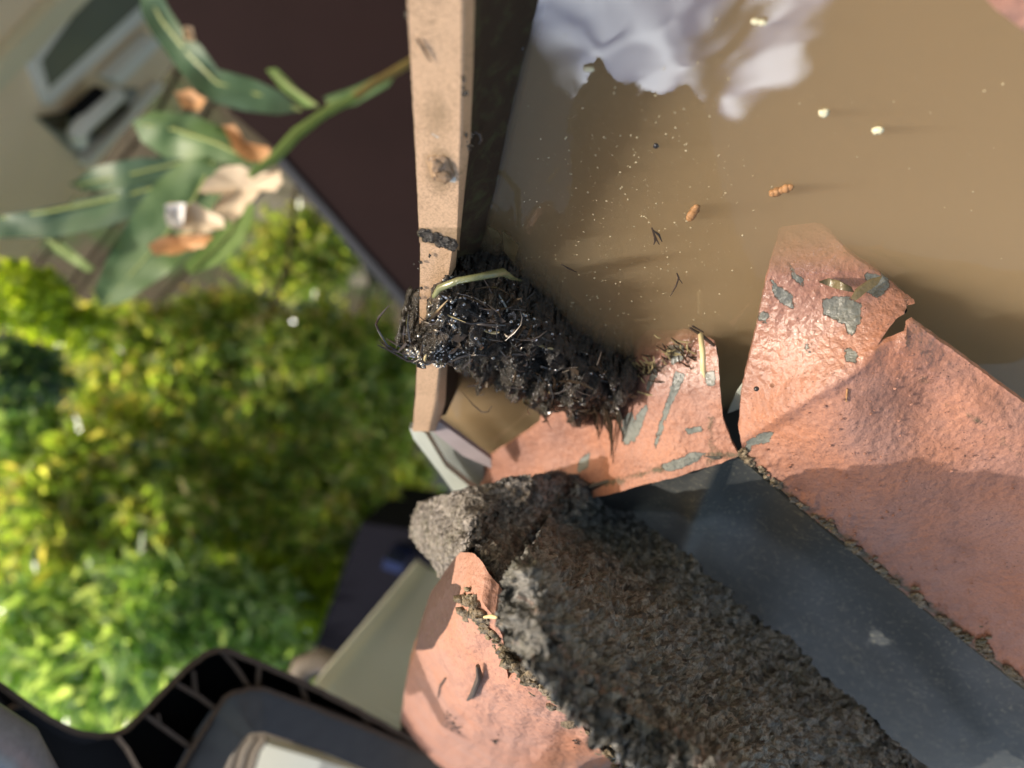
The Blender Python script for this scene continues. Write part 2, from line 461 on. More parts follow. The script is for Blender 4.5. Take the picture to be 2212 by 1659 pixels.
MT['dusty'] = simple('dusty plastic rim', (.060, .045, .034), .85, .5, 500, .0004, 1200)
MT['steel'] = simple('dull grey metal', (.05, .05, .052), .25, .3, 120, .00008, 700, spec=.6)
MT['bluesteel'] = simple('scuffed blue grey metal', (.16, .19, .26), .3, .35, 300, .0001, 500, spec=.9)
MT['alu'] = simple('pale aluminium', (.60, .63, .58), .3, .06, 10, spec=.6)
MT['alue'] = simple('aluminium edge', (.66, .67, .56), .3, .06, 10)
MT['tread'] = simple('ridged brown tread', (.12, .10, .08), .6, .3, 60)
MT['leaf'] = simple('green leaf', (.075, .145, .045), .5, .25, 25, spec=.6)
MT['leafb'] = simple('blue green leaf', (.045, .10, .05), .5, .25, 25, spec=.6)
MT['leafl'] = simple('light green leaf', (.16, .26, .07), .38, .2, 25, spec=.5)
MT['vein'] = simple('leaf midrib', (.30, .36, .12), .4, .1, 30)
MT['stem'] = simple('branch bark', (.20, .15, .04), .5, .3, 60)
MT['stemg'] = simple('green branch', (.13, .22, .05), .4, .3, 60)
MT['petal'] = simple('dry cream petal', (.66, .53, .38), .6, .2, 50)
MT['petalb'] = simple('dry orange petal', (.50, .27, .12), .6, .4, 60)
MT['petalw'] = simple('white petal', (.72, .70, .68), .6, .1, 60)
MT['maroon'] = simple('maroon boards', (.016, .0075, .007), .9, .3, 6, spec=.15)
MT['trim'] = simple('slate trim', (.028, .028, .033), .7, .2, 6)
MT['cream'] = simple('cream render', (.82, .69, .52), .9, .06, 3, .002, 60)
MT['creamtrim'] = simple('cream trim', (.70, .66, .50), .6, .05, 3)
MT['white'] = simple('white frame', (.78, .79, .78), .5, .03, 3)
MT['glass'] = simple('dull window glass', (.17, .19, .16), .12, .2, 2, spec=.8)
MT['dim'] = simple('cabinet and shadow dark', (.05, .045, .03), .6, .3, 5)
MT['paving'] = simple('paving', (.17, .155, .12), .9, .15, 3)
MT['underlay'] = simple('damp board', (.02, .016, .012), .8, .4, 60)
MT['bin'] = simple('shade black', (.010, .010, .016), .9, .3, 5, spec=.1)  # black for shade_block, the deep shade behind the rail
MT['blue'] = simple('blue plastic', (.008, .018, .08), .4, .1, 5)

# ground
m = M('soil'); b = m.mix(m.noise(5, 6, .7), (.045, .035, .022), (.12, .095, .06)); b = m.mix(m.ramp(m.noise(2.2, 4), [(.45, 0), (.6, 1)]), b, (.05, .08, .025))
m.set(Base_Color=b, Roughness=.95); m.bump(m.noise(30, 5), .03); MT['soil'] = m.m
GZ = -2.6
g = link('ground', [(-150, -150, GZ), (150, -150, GZ), (150, 150, GZ), (-150, 150, GZ)], [(0, 1, 2, 3)], MT['soil'], loc=(0, 0, GZ), smooth=False)
tag(g, kind='structure')
pv = MB(); pv.prism([at(470, 380, GZ + .03), at(700, 360, GZ + .03), at(800, 620, GZ + .03), at(560, 600, GZ + .03)], (0, 0, -.03))
pv.prism([at(800, 900, GZ + .03), at(1300, 900, GZ + .03), at(1300, 1150, GZ + .03), at(830, 1130, GZ + .03)], (0, 0, -.03))
p = pv.build('path', MT['paving']); tag(p, kind='structure')

# ------------------------------------------------------------------ house body under the roof
xw = at(1300, 300, 0).x
hb = MB(); hb.prism([(xw + .03, .6, -.05), (xw + .03, -.05, -.05), (xw + 3.5, -.05, -.05), (xw + 3.5, .6, -.05)], (0, 0, GZ + .05))
h = hb.build('house_wall', MT['cream']); tag(h, 'cream rendered house wall under the gutter', 'wall')

# ------------------------------------------------------------------ gutter
def zlip(y): return .0235 - .0075 * max(-.3, y / 530) if y < 530 else .016 - .007 * (y - 530) / 400
def interp(tab, y):
    if y <= tab[0][0]: return tab[0][1] + (tab[1][1] - tab[0][1]) * (y - tab[0][0]) / (tab[1][0] - tab[0][0])
    for (a, xa), (b, xb) in zip(tab, tab[1:]):
        if y <= b: return xa + (xb - xa) * (y - a) / (b - a)
    return tab[-1][1]
GO = [(-80, 876), (0, 879), (150, 888), (299, 896), (420, 902), (530, 906)]
GB = [(-80, 1002), (0, 997), (150, 996), (299, 993), (420, 990), (530, 986)]
GI = [(-80, 1032), (0, 1025), (150, 1022), (299, 1016), (400, 1005), (530, 992)]
LO = [(515, 908), (700, 906), (860, 897), (932, 891)]
LB = [(515, 980), (600, 968), (750, 952), (870, 940), (932, 926)]
LI = [(515, 990), (600, 982), (750, 968), (870, 962), (932, 944)]
gut = empty('gutter', at(940, 400, -.03), 'tan painted gutter brimming with brown water, its square front lip running up the photo', 'gutter')

def bead(name, O, B, I, y0, y1, dz, step=6, jag=0):
    vs = []; fs = []; at_ = []; nseg = 10; n = 0
    ys = [y0 + (y1 - y0) * i / max(1, int((y1 - y0) / step)) for i in range(int((y1 - y0) / step) + 1)]
    for y in ys:
        xo, xb, xi = interp(O, y), interp(B, y), interp(I, y)
        z = zlip(y) + dz; wob = fn(0, y, .03, 3) * 1.5
        xo += wob * .6 + fn(3, y, .15, 4) * .7
        row = [(xo, y, z - .0055), (xo, y, z)]
        for k in range(1, nseg): row.append((xo + (xb - xo) * k / nseg, y, z + .0004 * math.sin(math.pi * k / nseg) * 0))
        row += [(xb, y, z), (xb + (xi - xb) * .25, y, z - .0005), (xi, y, z - .0050)]
        last = (y == ys[-1])
        pr = []
        for j, (x, yy, zz) in enumerate(row):
            if last and jag: yy += jag * (fn(x, 0, .05, 9) * 1.3) + (x - 905) * .30 - 12
            pr.append(at(x, yy, zz))
        pr[0] = Vector((pr[1].x, pr[1].y, pr[1].z - .0055))
        vs += pr; n = len(row)
        for (x, yy, zz) in row:
            d = max(0, 1 - math.hypot((x - 950) / 50, (yy - 365) / 75)); d2 = max(0, 1 - math.hypot((x - 945) / 60, (yy - 250) / 110)) * .6
            c = max(0, 1 - math.hypot((x - 978) / 14, (yy - 388) / 12)) * 1.2
            c = max(c, .62 if (abs(yy - (278 + (x - 920) * .7)) < 2.5 and 915 < x < 945) else 0)
            d3 = .55 if (jag and yy > 490) else 0
            at_.append((c, max(d, d2, d3), 0, 1))
    for i in range(len(ys) - 1):
        for j in range(n):
            a = i * n + j; b2 = i * n + (j + 1) % n
            fs.append((a, b2, b2 + n, a + n))
    fs.append(tuple(range(n))); fs.append(tuple(reversed([(len(ys) - 1) * n + j for j in range(n)])))
    o = link(name, vs, fs, MT['tan'], gut, True, at_, 30)
    bm = bmesh.new(); bm.from_mesh(o.data); bmesh.ops.recalc_face_normals(bm, faces=bm.faces); bm.to_mesh(o.data); bm.free()
    return o
bead('lip', GO, GB, GI, -160, 530, 0, jag=6)
lo = bead('lip', LO, LB, LI, 470, 932, -.0012)
lo['label'] = 'narrower lower length of the lip beyond the lap joint'

# inner wall, bottom and outside face
WL = [(-160, 1197), (0, 1163), (112, 1144), (225, 1115), (337, 1089), (450, 1066), (560, 1040), (700, 1000), (932, 962)]
vs = []; rows = 0
for k in range(0, 38):
    y = -160 + k * 30
    if y > 932: break
    ti = interp(GI if y < 530 else LI, y); p0 = at(ti - 14, y, zlip(y) - .003); p1 = at(interp(WL, y) + fn(0, y, .02, 2) * 4, y + (22 if y < 530 else 5), 0)
    p1.y = p0.y
    a0 = at(interp(GO if y < 530 else LO, y), y, zlip(y) - .005)
    vs += [p0, p0.lerp(p1, .5) + Vector((-.002, 0, 0)), p1, p1 + Vector((.006, 0, -.03)), p1 + Vector((.09, 0, -.034)), p1 + Vector((.09, 0, -.036)), p1 + Vector((.004, 0, -.033)), Vector((a0.x + .002, p0.y, -.012)), Vector((a0.x + .0003, p0.y, a0.z + .002))]
    rows += 1
fs = [(i * 9 + j, i * 9 + (j + 1) % 9, (i + 1) * 9 + (j + 1) % 9, (i + 1) * 9 + j) for i in range(rows - 1) for j in range(9)]
link('trough', vs, fs, MT['inside'], gut, True, None, 40)

# rivet on the lip
def lipz(x, y): return zlip(y)
rv = MB(); c = at(952, 362, zlip(362))
rv.ico(c + Vector((.0, .0, .0003)), .0030, 2, (1.0, 1.25, .28), .5)
rv.ico(at(945, 352, zlip(352)) + Vector((0, 0, .0008)), .0013, 2, (1, 1.3, .7), .9)
rv.ico(at(958, 373, zlip(373)) + Vector((0, 0, .0010)), .0017, 2, (1.2, 1, .8), .9)
rv.build('rivet', MT['rivet'], gut, True, 60)
# grime along the lap joint
gm = MB(); rr = random.Random(3)
for k in range(150):
    t = rr.random(); x = 908 + 78 * t; y = 497 + 36 * (t ** .7) + rr.gauss(0, 5)
    gm.ico(at(x, y, zlip(y) + .0002), rr.uniform(.0003, .0011), 1, (1, 1, .6), .5)
for (gx, gy, n_) in ((998, 168, 6), (1001, 196, 7), (884, 26, 5), (1016, 308, 8), (921, 85, 3), (975, 262, 4), (905, 575, 4), (906, 640, 5), (930, 560, 3)):
    for k in range(n_):
        x = gx + rr.gauss(0, 5); y = gy + rr.gauss(0, 8); gm.ico(at(x, y, zlip(y) - .0004), rr.uniform(.0002, .0006), 1, (1, 1.3, .6), .6)
gm.build('grime', MT['mud'], gut, True)['kind'] = 'stuff'
# second leg beyond the corner
cg = empty('corner_gutter', at(960, 1000, -.02), 'pale zinc gutter length turning away beyond the blocked corner', 'gutter')
sheet('outer_lip', [(884, 925), (918, 935), (962, 1008), (1040, 1072), (1040, 1098), (995, 1085), (950, 1022), (893, 948)], lambda x, y: .003, MT['zinc'], 10, .003, cg)
sheet('side_panel', [(925, 915), (1045, 1005), (1045, 1078), (960, 1005), (914, 935)], lambda x, y: -.004 - .006 * max(0, (980 - y) / 80), MT['zincgrey'], 14, .001, cg)
sheet('inner_lip', [(912, 885), (940, 905), (1060, 992), (1062, 1012), (1000, 985), (920, 920)], lambda x, y: .004, MT['mauve'], 12, .002, cg)
tr2 = sheet('trough', [(930, 760), (1250, 800), (1200, 930), (1060, 1030), (930, 905)], lambda x, y: -.028, MT['inside'], 30, .001, cg)

# ------------------------------------------------------------------ water
def pool(name, outline, z, depth, mat, **k):
    top = [at(x, y, z) for x, y in outline]; mb = MB(); mb.prism(top, (0, 0, -depth)); o = mb.build(name, mat); tag(o, kind='structure'); return o
pool('water', [(1260, -500), (2900, -500), (2900, 1150), (2100, 1100), (1700, 860), (1560, 890), (1400, 850), (1180, 800), (1000, 640), (1010, 450), (1040, 250), (1070, 0), (1110, -250)], 0, .022, MT['water'])
sl = pool('silt_bed', [(1262, -490), (2890, -490), (2890, 1145), (2100, 1095), (1700, 858), (1560, 888), (1400, 848), (1185, 798), (1020, 640), (1025, 450), (1055, 250), (1085, 0), (1125, -250)], -.0125, .006, MT['silt'])
pool('water', [(930, 780), (1250, 800), (1230, 900), (1060, 1020), (1000, 960), (925, 890)], -.010, .012, MT['water'])
pool('silt_bed', [(935, 785), (1240, 805), (1225, 895), (1060, 1015), (1000, 955), (930, 885)], -.018, .003, MT['silt'])

# ------------------------------------------------------------------ painted flap and roof sheet on the right
CHIPS = [[(1665, 605), (1690, 620), (1715, 640), (1712, 670), (1690, 660), (1672, 640)], [(1780, 645), (1830, 640), (1862, 660), (1860, 695), (1838, 725), (1822, 700), (1800, 690), (1775, 680)],
         [(1870, 590), (1915, 595), (1925, 615), (1895, 645), (1872, 630)], [(1640, 670), (1660, 680), (1655, 700), (1638, 695)], [(1737, 740), (1752, 742), (1750, 760), (1738, 756)],
         [(1612, 935), (1650, 918), (1672, 930), (1660, 955), (1625, 960), (1618, 985), (1608, 975)], [(1700, 560), (1712, 580), (1740, 610), (1732, 620), (1712, 600)], [(1820, 745), (1850, 742), (1845, 765), (1825, 762)]]
def flap_attr(x, y):
    c = max(max(0, min(1, .5 + sdist(x, y, p) / 22)) for p in CHIPS)
    g = 0
    lowx = max(0, 1 - abs((y - (990 + (x - 1605) * .80)) / 60)) if x > 1600 and y > 950 else 0      # grime along the bottom edge
    g = lowx * .62
    g = max(g, .44 * max(0, 1 - abs(y - (735 + (x - 1975) * .78) - 70) / 60) if x > 1980 else 0)
    wet = 1 / (1 + math.exp((y - 800 - (x - 1700) * -.05) / 40))
    return (c, g, wet)
RC = [(1740, 470, -.014), (1655, 600, 0), (1900, 596, 0), (1830, 530, -.006), (1700, 500, -.011), (1978, 662, .008), (1632, 720, .007), (1770, 700, .010), (1605, 830, .014), (1595, 905, .019), (1605, 980, .027),
      (1895, 738, .0175), (1800, 850, .0265), (1975, 712, .016), (2080, 790, .0225), (2212, 890, .030), (2500, 1080, .045), (2000, 850, .024), (2212, 1050, .038), (1700, 1030, .033), (1900, 1080, .040),
      (1760, 1130, .038), (1930, 1262, .048), (2212, 1482, .070), (2500, 1700, .092), (2212, 1250, .052), (3000, 1460, .075), (3050, 1840, .115)]
zR = rbf(RC)
def crease(x, y, p):
    # rolled fold from the tear down to the left edge, and a lifted outer margin
    d = (y - 740) - (x - 1895) * -.62
    b = .0035 * math.exp(-(d / 38) ** 2) * (1 / (1 + math.exp((x - 1900) / 15)))
    e = 0
    if x > 1960:
        q = y - (712 + (x - 1975) * .755)
        e = -.0035 * math.exp(-(q / 45) ** 2)
    yl = interp([(1600, 985), (1760, 1122), (1930, 1262), (2250, 1512)], x)
    w = math.exp(-((yl - 34 - y) / 34) ** 2) if x > 1610 and y > 980 else 0
    return Vector((0, 0, b + e + fn(x, y, .008, 2) * .0005 + w * (.0010 * abs(fn(x, y, .022, 41)) + .0009 * abs(fn(x, y, .07, 42)))))
rs = sheet('roof_flashing', [(1690, 490), (1740, 465), (1790, 500), (1835, 548), (1905, 596), (1978, 660), (1935, 688), (1890, 736), (1932, 733), (1977, 716), (2080, 790), (2212, 888), (2520, 1110), (3000, 1460), (3050, 1840), (2560, 1760),
            (2212, 1484), (2060, 1365), (1930, 1262), (1840, 1185), (1760, 1122), (1690, 1060), (1640, 1015), (1606, 984), (1595, 908), (1605, 830), (1632, 720), (1655, 604), (1668, 560)],
           zR, MT['flap'], 6.5, .0016, None, 1.6, crease, flap_attr, 1)
tag(rs, 'torn terracotta coated flashing sheet dipping its chipped corner into the muddy water', 'flashing')
# torn crumbs of old coating and moss along the lower edge
rr = random.Random(12)
cru = MB()
for k in range(1500):
    t = rr.random(); x = 1600 + 640 * t
    if noise.noise(Vector((x * .035, 3, 1))) < rr.uniform(-.1, .35): continue
    yb = interp([(1600, 985), (1760, 1122), (1930, 1262), (2250, 1512)], x)
    y = yb - abs(rr.gauss(0, 6 + 26 * max(0, noise.noise(Vector((x * .013, 8, 1)))))) - 1; cru.ico(at(x, y, zR(x, y) + .0006), rr.choice([.0003, .0005, .0008, .0011]), 1, (1.3, 1.1, .55), .7)
o = cru.build('moss_crumbs', MT['mortar'], None, True); zero(o); tag(o, 'brown mossy crumbs along the lower edge of the terracotta flashing', 'moss crumbs', kind='stuff')

# left apron
ZB = [(1375, 785, .0), (1500, 746, .0), (1545, 752, .004), (1560, 880, .017), (1594, 985, .027), (1540, 985, .026), (1340, 1042, .0255), (1180, 1080, .012), (1040, 1090, -.002), (1040, 1000, -.006), (1180, 905, -.004), (1340, 880, .006), (1450, 880, .013), (1300, 980, .009), (1120, 1000, -.001), (1340, 800, -.004), (1420, 710, -.010)]
CH2 = [[(1345, 905), (1362, 885), (1372, 905), (1362, 960), (1345, 962)], [(1375, 895), (1400, 870), (1398, 890), (1380, 940), (1365, 965), (1362, 940)], [(1460, 800), (1482, 808), (1440, 900), (1418, 972), (1412, 960), (1435, 880)],
       [(1478, 925), (1515, 920), (1520, 932), (1485, 940)], [(1425, 1005), (1500, 975), (1528, 980), (1500, 1000), (1440, 1018)], [(1440, 745), (1480, 740), (1478, 775), (1450, 790)], [(1250, 995), (1275, 975), (1270, 1010), (1245, 1025)],
       [(1520, 800), (1545, 800), (1545, 830), (1525, 835)], [(1410, 790), (1425, 800), (1400, 850), (1395, 840)]]
def ap_attr(x, y):
    c = max(max(0, min(1, .5 + sdist(x, y, p) / 14)) for p in CH2)
    g = .62 * max(0, 1 - abs(y - interp([(1040, 1080), (1180, 1075), (1340, 1036), (1540, 980), (1600, 985)], x)) / 26)
    g = max(g, .6 * max(0, 1 - math.hypot((x - 1400) / 110, (y - 800) / 40)), .55 * max(0, 1 - abs(x - 1535) / 30) * (1 if y > 900 else .4))
    wet = max(0, min(1, (860 - y) / 60))
    return (c, g, wet)
zB = rbf(ZB)
apn = sheet('apron_flashing', [(1340, 770), (1400, 720), (1480, 715), (1545, 745), (1551, 775), (1556, 850), (1562, 905), (1580, 955), (1596, 984), (1560, 1000), (1340, 1060), (1290, 1075), (1180, 1100), (1035, 1095), (1040, 1000), (1100, 960), (1165, 915), (1175, 870), (1250, 820)],
            zB, MT['flap'], 6.5, .0014, None, 1.2, lambda x, y, p: Vector((0, 0, fn(x, y, .012, 4) * .0007)), ap_attr, 2)
tag(apn, 'scratched orange coated apron running from the debris clump down to the corner', 'flashing')

# grey valley metal
ZG = [(1555, 985, .0262), (1280, 1080, .021), (1340, 1046, .0245), (1500, 1120, .028), (1400, 1170, .012), (1640, 1370, .042), (1830, 1530, .062), (2000, 1680, .080), (1760, 1128, .034), (1930, 1262, .044), (2212, 1482, .066), (2500, 1720, .088), (1620, 1120, .026), (1800, 1300, .042)]
zG = rbf(ZG)
vg = sheet('valley_flashing', [(1230, 1075), (1330, 1046), (1450, 1010), (1556, 984), (1600, 1000), (1700, 1088), (1760, 1138), (1930, 1275), (2212, 1500), (2520, 1750), (2520, 1900), (2100, 1800), (1900, 1700), (1600, 1500), (1350, 1300), (1200, 1180)],
           zG, MT['grey'], 12, .0012, None, 0, lambda x, y, p: Vector((0, 0, -.0018 + .0026 * math.exp(-(((y - 985) - (x - 1555) * -2.4) / 60) ** 2) * (1 if y > 975 else 1))), None, 3)
tag(vg, 'smooth dark grey metal valley strip between the dark tiles and terracotta sheet', 'flashing')
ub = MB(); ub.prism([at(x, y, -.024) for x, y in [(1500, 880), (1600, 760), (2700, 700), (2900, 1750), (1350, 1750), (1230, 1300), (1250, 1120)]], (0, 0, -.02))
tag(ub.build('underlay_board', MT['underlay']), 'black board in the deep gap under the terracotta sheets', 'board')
# underlying sheet in the dark tear between the two terracotta sheets
us = sheet('flashing_scrap', [(1572, 893), (1590, 850), (1604, 830), (1606, 880)], lambda x, y: .012, MT['zinc'], 14, .0006, None, 1)
tag(us, 'pale bent scrap of metal down in the gap between the terracotta sheets', 'metal scrap')

# ------------------------------------------------------------------ tiles
def rough_top(x, y, a=1.0, s=1.0):
    v = noise.cell(Vector((x * .14 * s, y * .14 * s, 1)))
    return a * (.0007 * fn(x, y, .012, 15, 2) + .0010 * fn(x, y, .035, 5, 4) + .0010 * fn(x, y, .13 * s, 8, 3) + .00025 * v)
def tile(name, outline, ctrl, mat, step, thick, label, attr=None, amp=1.0, jag=3, s=1.0, seed=0):
    o = sheet(name, outline, ctrl, mat, step, thick, None, jag, None, attr or (lambda x, y: (0, 0, 0)), seed, angle=0, disp=lambda x, y: rough_top(x, y, amp, s), rows=10, wamp=.0022)
    tag(o, label, 'roof tile'); return o
zF = [(880, 1158, .034), (1000, 1110, .042), (1140, 1078, .036), (1000, 1195, .062), (985, 1290, .060), (1100, 1150, .048), (1060, 1350, .07)]
def fa_attr(x, y): return (.5 * max(0, 1 - abs(y - interp([(880, 1165), (985, 1290), (1100, 1380)], x)) / 30), 0, 0)
tile('roof_tile', [(878, 1158), (900, 1132), (1000, 1108), (1090, 1085), (1140, 1077), (1138, 1092), (1050, 1160), (990, 1205), (1090, 1330), (1000, 1300), (945, 1240), (905, 1190)], rbf(zF), MT['dark'], 5, .010, 'blurred small granular roof tile farthest out over the pale aluminium rail', fa_attr, .8, 3, 1, 11)
zM = [(1000, 1198, .059), (1150, 1088, .034), (1200, 1070, .024), (1290, 1090, .021), (1080, 1320, .084), (1190, 1200, .048), (1350, 1200, .015)]
tile('roof_tile', [(998, 1198), (1040, 1162), (1100, 1115), (1150, 1082), (1200, 1069), (1285, 1088), (1330, 1120), (1400, 1200), (1250, 1400), (1120, 1380), (1080, 1318), (1030, 1250)], rbf(zM), MT['dark'], 4.2, .011, 'sunlit wedge-ended granular roof tile in the middle of the row', None, 1.5, 3.5, 1, 12)
zN = [(1080, 1332, .098), (1128, 1327, .100), (1150, 1250, .079), (1180, 1170, .047), (1240, 1095, .030), (1300, 1085, .022), (1300, 1140, .025), (1400, 1165, .027), (1500, 1240, .045), (1640, 1370, .060), (1830, 1530, .080), (1960, 1659, .097), (2150, 1820, .108), (1100, 1410, .1065), (1125, 1450, .113), (1200, 1510, .116), (1300, 1590, .120), (1420, 1665, .123), (1600, 1800, .132), (1750, 1900, .130), (1600, 1560, .099), (1400, 1400, .088), (1300, 1280, .066)]
def nt_attr(x, y):
    d = y - interp([(1080, 1332), (1200, 1510), (1300, 1590), (1600, 1800)], x)
    return (.55 * max(0, 1 - abs(d) / 38) if x > 1090 else .3 * max(0, 1 - abs(d) / 20), 0, 0)  # edge strip painted paler where the tile catches the sun
tile('roof_tile', [(1080, 1332), (1110, 1300), (1140, 1262), (1170, 1190), (1185, 1160), (1225, 1120), (1250, 1085), (1285, 1092), (1385, 1175), (1485, 1250), (1622, 1380), (1722, 1453), (1812, 1540), (1945, 1672), (2150, 1830), (1650, 1850), (1500, 1735), (1400, 1672), (1300, 1600), (1200, 1515), (1150, 1455), (1110, 1405), (1085, 1365)],
     rbf(zN), MT['dark2'], 4.6, .010, 'large mossy dark roof tile sloping down into the grey valley', nt_attr, 1.7, 3.5, .8, 13)

nx = MB(); rr = random.Random(44); NX = []  # unseen slab added to keep stray sun off the valley
for k in range(22): NX.append(Vector((.034 + rr.uniform(-.002, .002), -.200 - .018 * k, max(.112, .1505 - .137 * (.200 + .018 * k)))))
for k in range(21, -1, -1): NX.append(Vector((.050 + rr.uniform(-.003, .003), -.200 - .018 * k, .142 + .0042 * k)))
nx.prism(NX, (.012, 0, -.004)); o = nx.build('roof_tile', MT['dark2']); zero(o); tag(o, 'dark slab added unseen below the view to shade the valley', 'roof tile')  # added sun blocker, not a tile of the row
ZE = [(990, 1250, .072), (920, 1340, .070), (885, 1450, .070), (865, 1560, .070), (860, 1700, .071), (1010, 1290, .080), (1060, 1400, .090), (1150, 1460, .098), (1250, 1560, .103), (1330, 1659, .106), (1000, 1450, .091), (960, 1560, .090), (1100, 1600, .101), (940, 1400, .081), (1400, 1760, .106)]
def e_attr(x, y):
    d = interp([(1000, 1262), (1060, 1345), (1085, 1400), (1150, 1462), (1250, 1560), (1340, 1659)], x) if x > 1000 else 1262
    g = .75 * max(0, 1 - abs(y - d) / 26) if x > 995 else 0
    return (0, g * (.6 + .6 * fn(x, y, .03, 5)), max(0, min(1, .5 + sdist(x, y, [(985, 1262), (997, 1268), (992, 1290), (965, 1355), (935, 1400), (895, 1405), (880, 1400), (920, 1320), (960, 1265)]) / 8)))  # blue channel: cast shadow painted onto the tile
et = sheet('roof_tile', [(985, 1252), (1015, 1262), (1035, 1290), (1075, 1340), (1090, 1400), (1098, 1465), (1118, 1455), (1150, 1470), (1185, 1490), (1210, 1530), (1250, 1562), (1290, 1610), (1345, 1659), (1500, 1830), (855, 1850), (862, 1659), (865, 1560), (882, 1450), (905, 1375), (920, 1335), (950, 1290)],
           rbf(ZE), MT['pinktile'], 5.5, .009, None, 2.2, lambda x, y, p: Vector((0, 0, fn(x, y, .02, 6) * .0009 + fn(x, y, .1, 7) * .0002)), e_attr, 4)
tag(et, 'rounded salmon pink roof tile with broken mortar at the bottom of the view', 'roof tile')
# mortar under the dark tile
mo = MB(); rr = random.Random(21)
zE = rbf(ZE)
for k in range(420):
    t = rr.random(); x = interp([(0, 1005), (.3, 1060), (.5, 1100), (.7, 1190), (1, 1360)], t); y = interp([(1000, 1275), (1060, 1370), (1100, 1440), (1190, 1500), (1360, 1670)], x)
    x += rr.gauss(0, 9); y += rr.gauss(0, 7)
    mo.ico(at(x, y, zE(x, y) + rr.uniform(-.004, .001)), rr.choice([.0006, .001, .0016, .0022]), 1, (1.1, 1, .7), .6)
o = mo.build('mortar_crumbs', MT['mortar'], None, True); zero(o)
tag(o, 'crumbly olive brown mortar packed between salmon tile and dark tiles', 'mortar', kind='stuff')
us = sheet('mortar_bed', [(1000, 1262), (1090, 1340), (1180, 1460), (1300, 1560), (1520, 1760), (1450, 1850), (1290, 1660), (1080, 1500), (1040, 1400)], lambda x, y: zE(x, y) - .012, MT['mortar'], 10, .01, None, 4, None, lambda x, y: (0, 0, 0), 5)
tag(us, 'dark mortar bed in the crack below the large dark tile', 'mortar')
# blurred pink edge, top right
pc = sheet('roof_tile', [(2105, -30), (2150, 20), (2212, 66), (2350, 170), (2500, -60), (2400, -200), (2080, -160)], lambda x, y: .022, MT['pinktile'], 14, .004, None, 0, None, lambda x, y: (0, 0, 0), 6)
tag(pc, 'out of focus pink corner overhanging the water at the upper right', 'roof tile')

# ------------------------------------------------------------------ debris clump
CL = [(930, 640), (950, 612), (1000, 600), (1060, 592), (1095, 592), (1140, 640), (1190, 672), (1230, 715), (1270, 750), (1330, 790), (1378, 805), (1365, 835), (1345, 860), (1340, 900), (1320, 905), (1240, 912), (1160, 882), (1080, 842), (1040, 835), (1000, 805), (940, 790), (880, 775), (850, 745), (900, 725), (925, 700)]
def clz(x, y):
    d = max(0, sdist(x, y, CL)); e = min(1, d / 45)
    top = interp([(850, .022), (930, .024), (1050, .017), (1200, .013), (1380, .013)], x)
    edge = interp([(850, .017), (960, .015), (1040, -.001), (1300, -.001), (1380, .003)], x) if y < 720 + (x - 1100) * .4 else interp([(850, .017), (960, .013), (1040, .002), (1250, .0), (1380, .006)], x)
    return edge + (top - edge) * math.sqrt(min(1, d / 55))
clump = empty('debris_clump', at(1150, 760, -.01), 'soaked black clump of rotted leaves damming the gutter water at the corner', 'leaf litter')
def cl_extra(x, y, p): return Vector((fn(x, y, .05, 31) * .0015, fn(x, y, .05, 32) * .0015, fn(x, y, .022, 33) * .0050 + fn(x, y, .05, 34, 2) * .0036 + abs(fn(x, y, .12, 35, 2)) * .0014))
sheet('mud', CL, clz, MT['mud'], 4.5, .022, clump, 5, cl_extra, None, 8, angle=0, rows=10, wamp=.0010)
sheet('gap_dark', [(985, 540), (1040, 556), (1085, 580), (1130, 630), (1180, 670), (1100, 660), (1000, 640), (950, 618), (968, 575)], lambda x, y: .0008 + .002 * max(0, (1000 - x) / 50), MT['gapdark'], 7, .004, clump, 3)  # black sheet standing in for the dark void between lip and clump
rr = random.Random(5); fb = MB(); st = MB(); bd = MB()
def clpt():
    while True:
        x, y = rr.uniform(860, 1380), rr.uniform(590, 912)
        if inside(x, y, CL): return x, y
def surf(x, y): return at(x, y, clz(x, y)) + cl_extra(x, y, None)
for k in range(150):
    x, y = clpt(); a = rr.uniform(0, 6.28); L = rr.uniform(.003, .012); p = surf(x, y) + Vector((0, 0, rr.uniform(0, .0015)))
    dv = Vector((math.cos(a), math.sin(a), rr.uniform(-.35, .45))); bend = Vector((rr.gauss(0, .3), rr.gauss(0, .3), rr.uniform(-.2, .4)))
    pts = [p + dv * L * (t - .5) + bend * L * .5 * math.sin(math.pi * t) for t in (0, .25, .5, .75, 1)]
    r0 = rr.choice([.00014, .0002, .0003, .00045])
    (fb if rr.random() < .96 else st).tube(pts, [r0 * .4, r0, r0 * 1.2, r0, r0 * .3], 5)
for k in range(10):   # strands hanging down the orange apron
    x = rr.uniform(1270, 1345); y = rr.uniform(850, 890); L = rr.uniform(50, 160) if x > 1300 else rr.uniform(30, 80)
    pts = [at(x + rr.gauss(0, 3) + 10 * math.sin(t * 2), y + L * t, zB(x, y + L * t) + .0012 + .004 * (1 - t)) for t in (0, .25, .5, .75, 1)]
    fb.tube(pts, [.0005, .0006, .0005, .0003, .0001], 5)
for k in range(90):   # straw bits at the water's edge right of the clump
    t = rr.random(); x = 1310 + 190 * t + rr.gauss(0, 8); y = 775 + rr.gauss(0, 16) + (15 if t < .6 else -10); a = rr.gauss(.6, .5); L = rr.uniform(.002, .007)
    p = at(x, y, max(.0005, zB(x, y) + .0004 if y > 760 else .0005)); dv = Vector((math.cos(a), -math.sin(a), rr.uniform(-.05, .15)))
    (st if rr.random() < .45 else fb).tube([p - dv * L / 2, p + Vector((0, 0, .0004)), p + dv * L / 2], [.00015, .0003, .0001], 5)
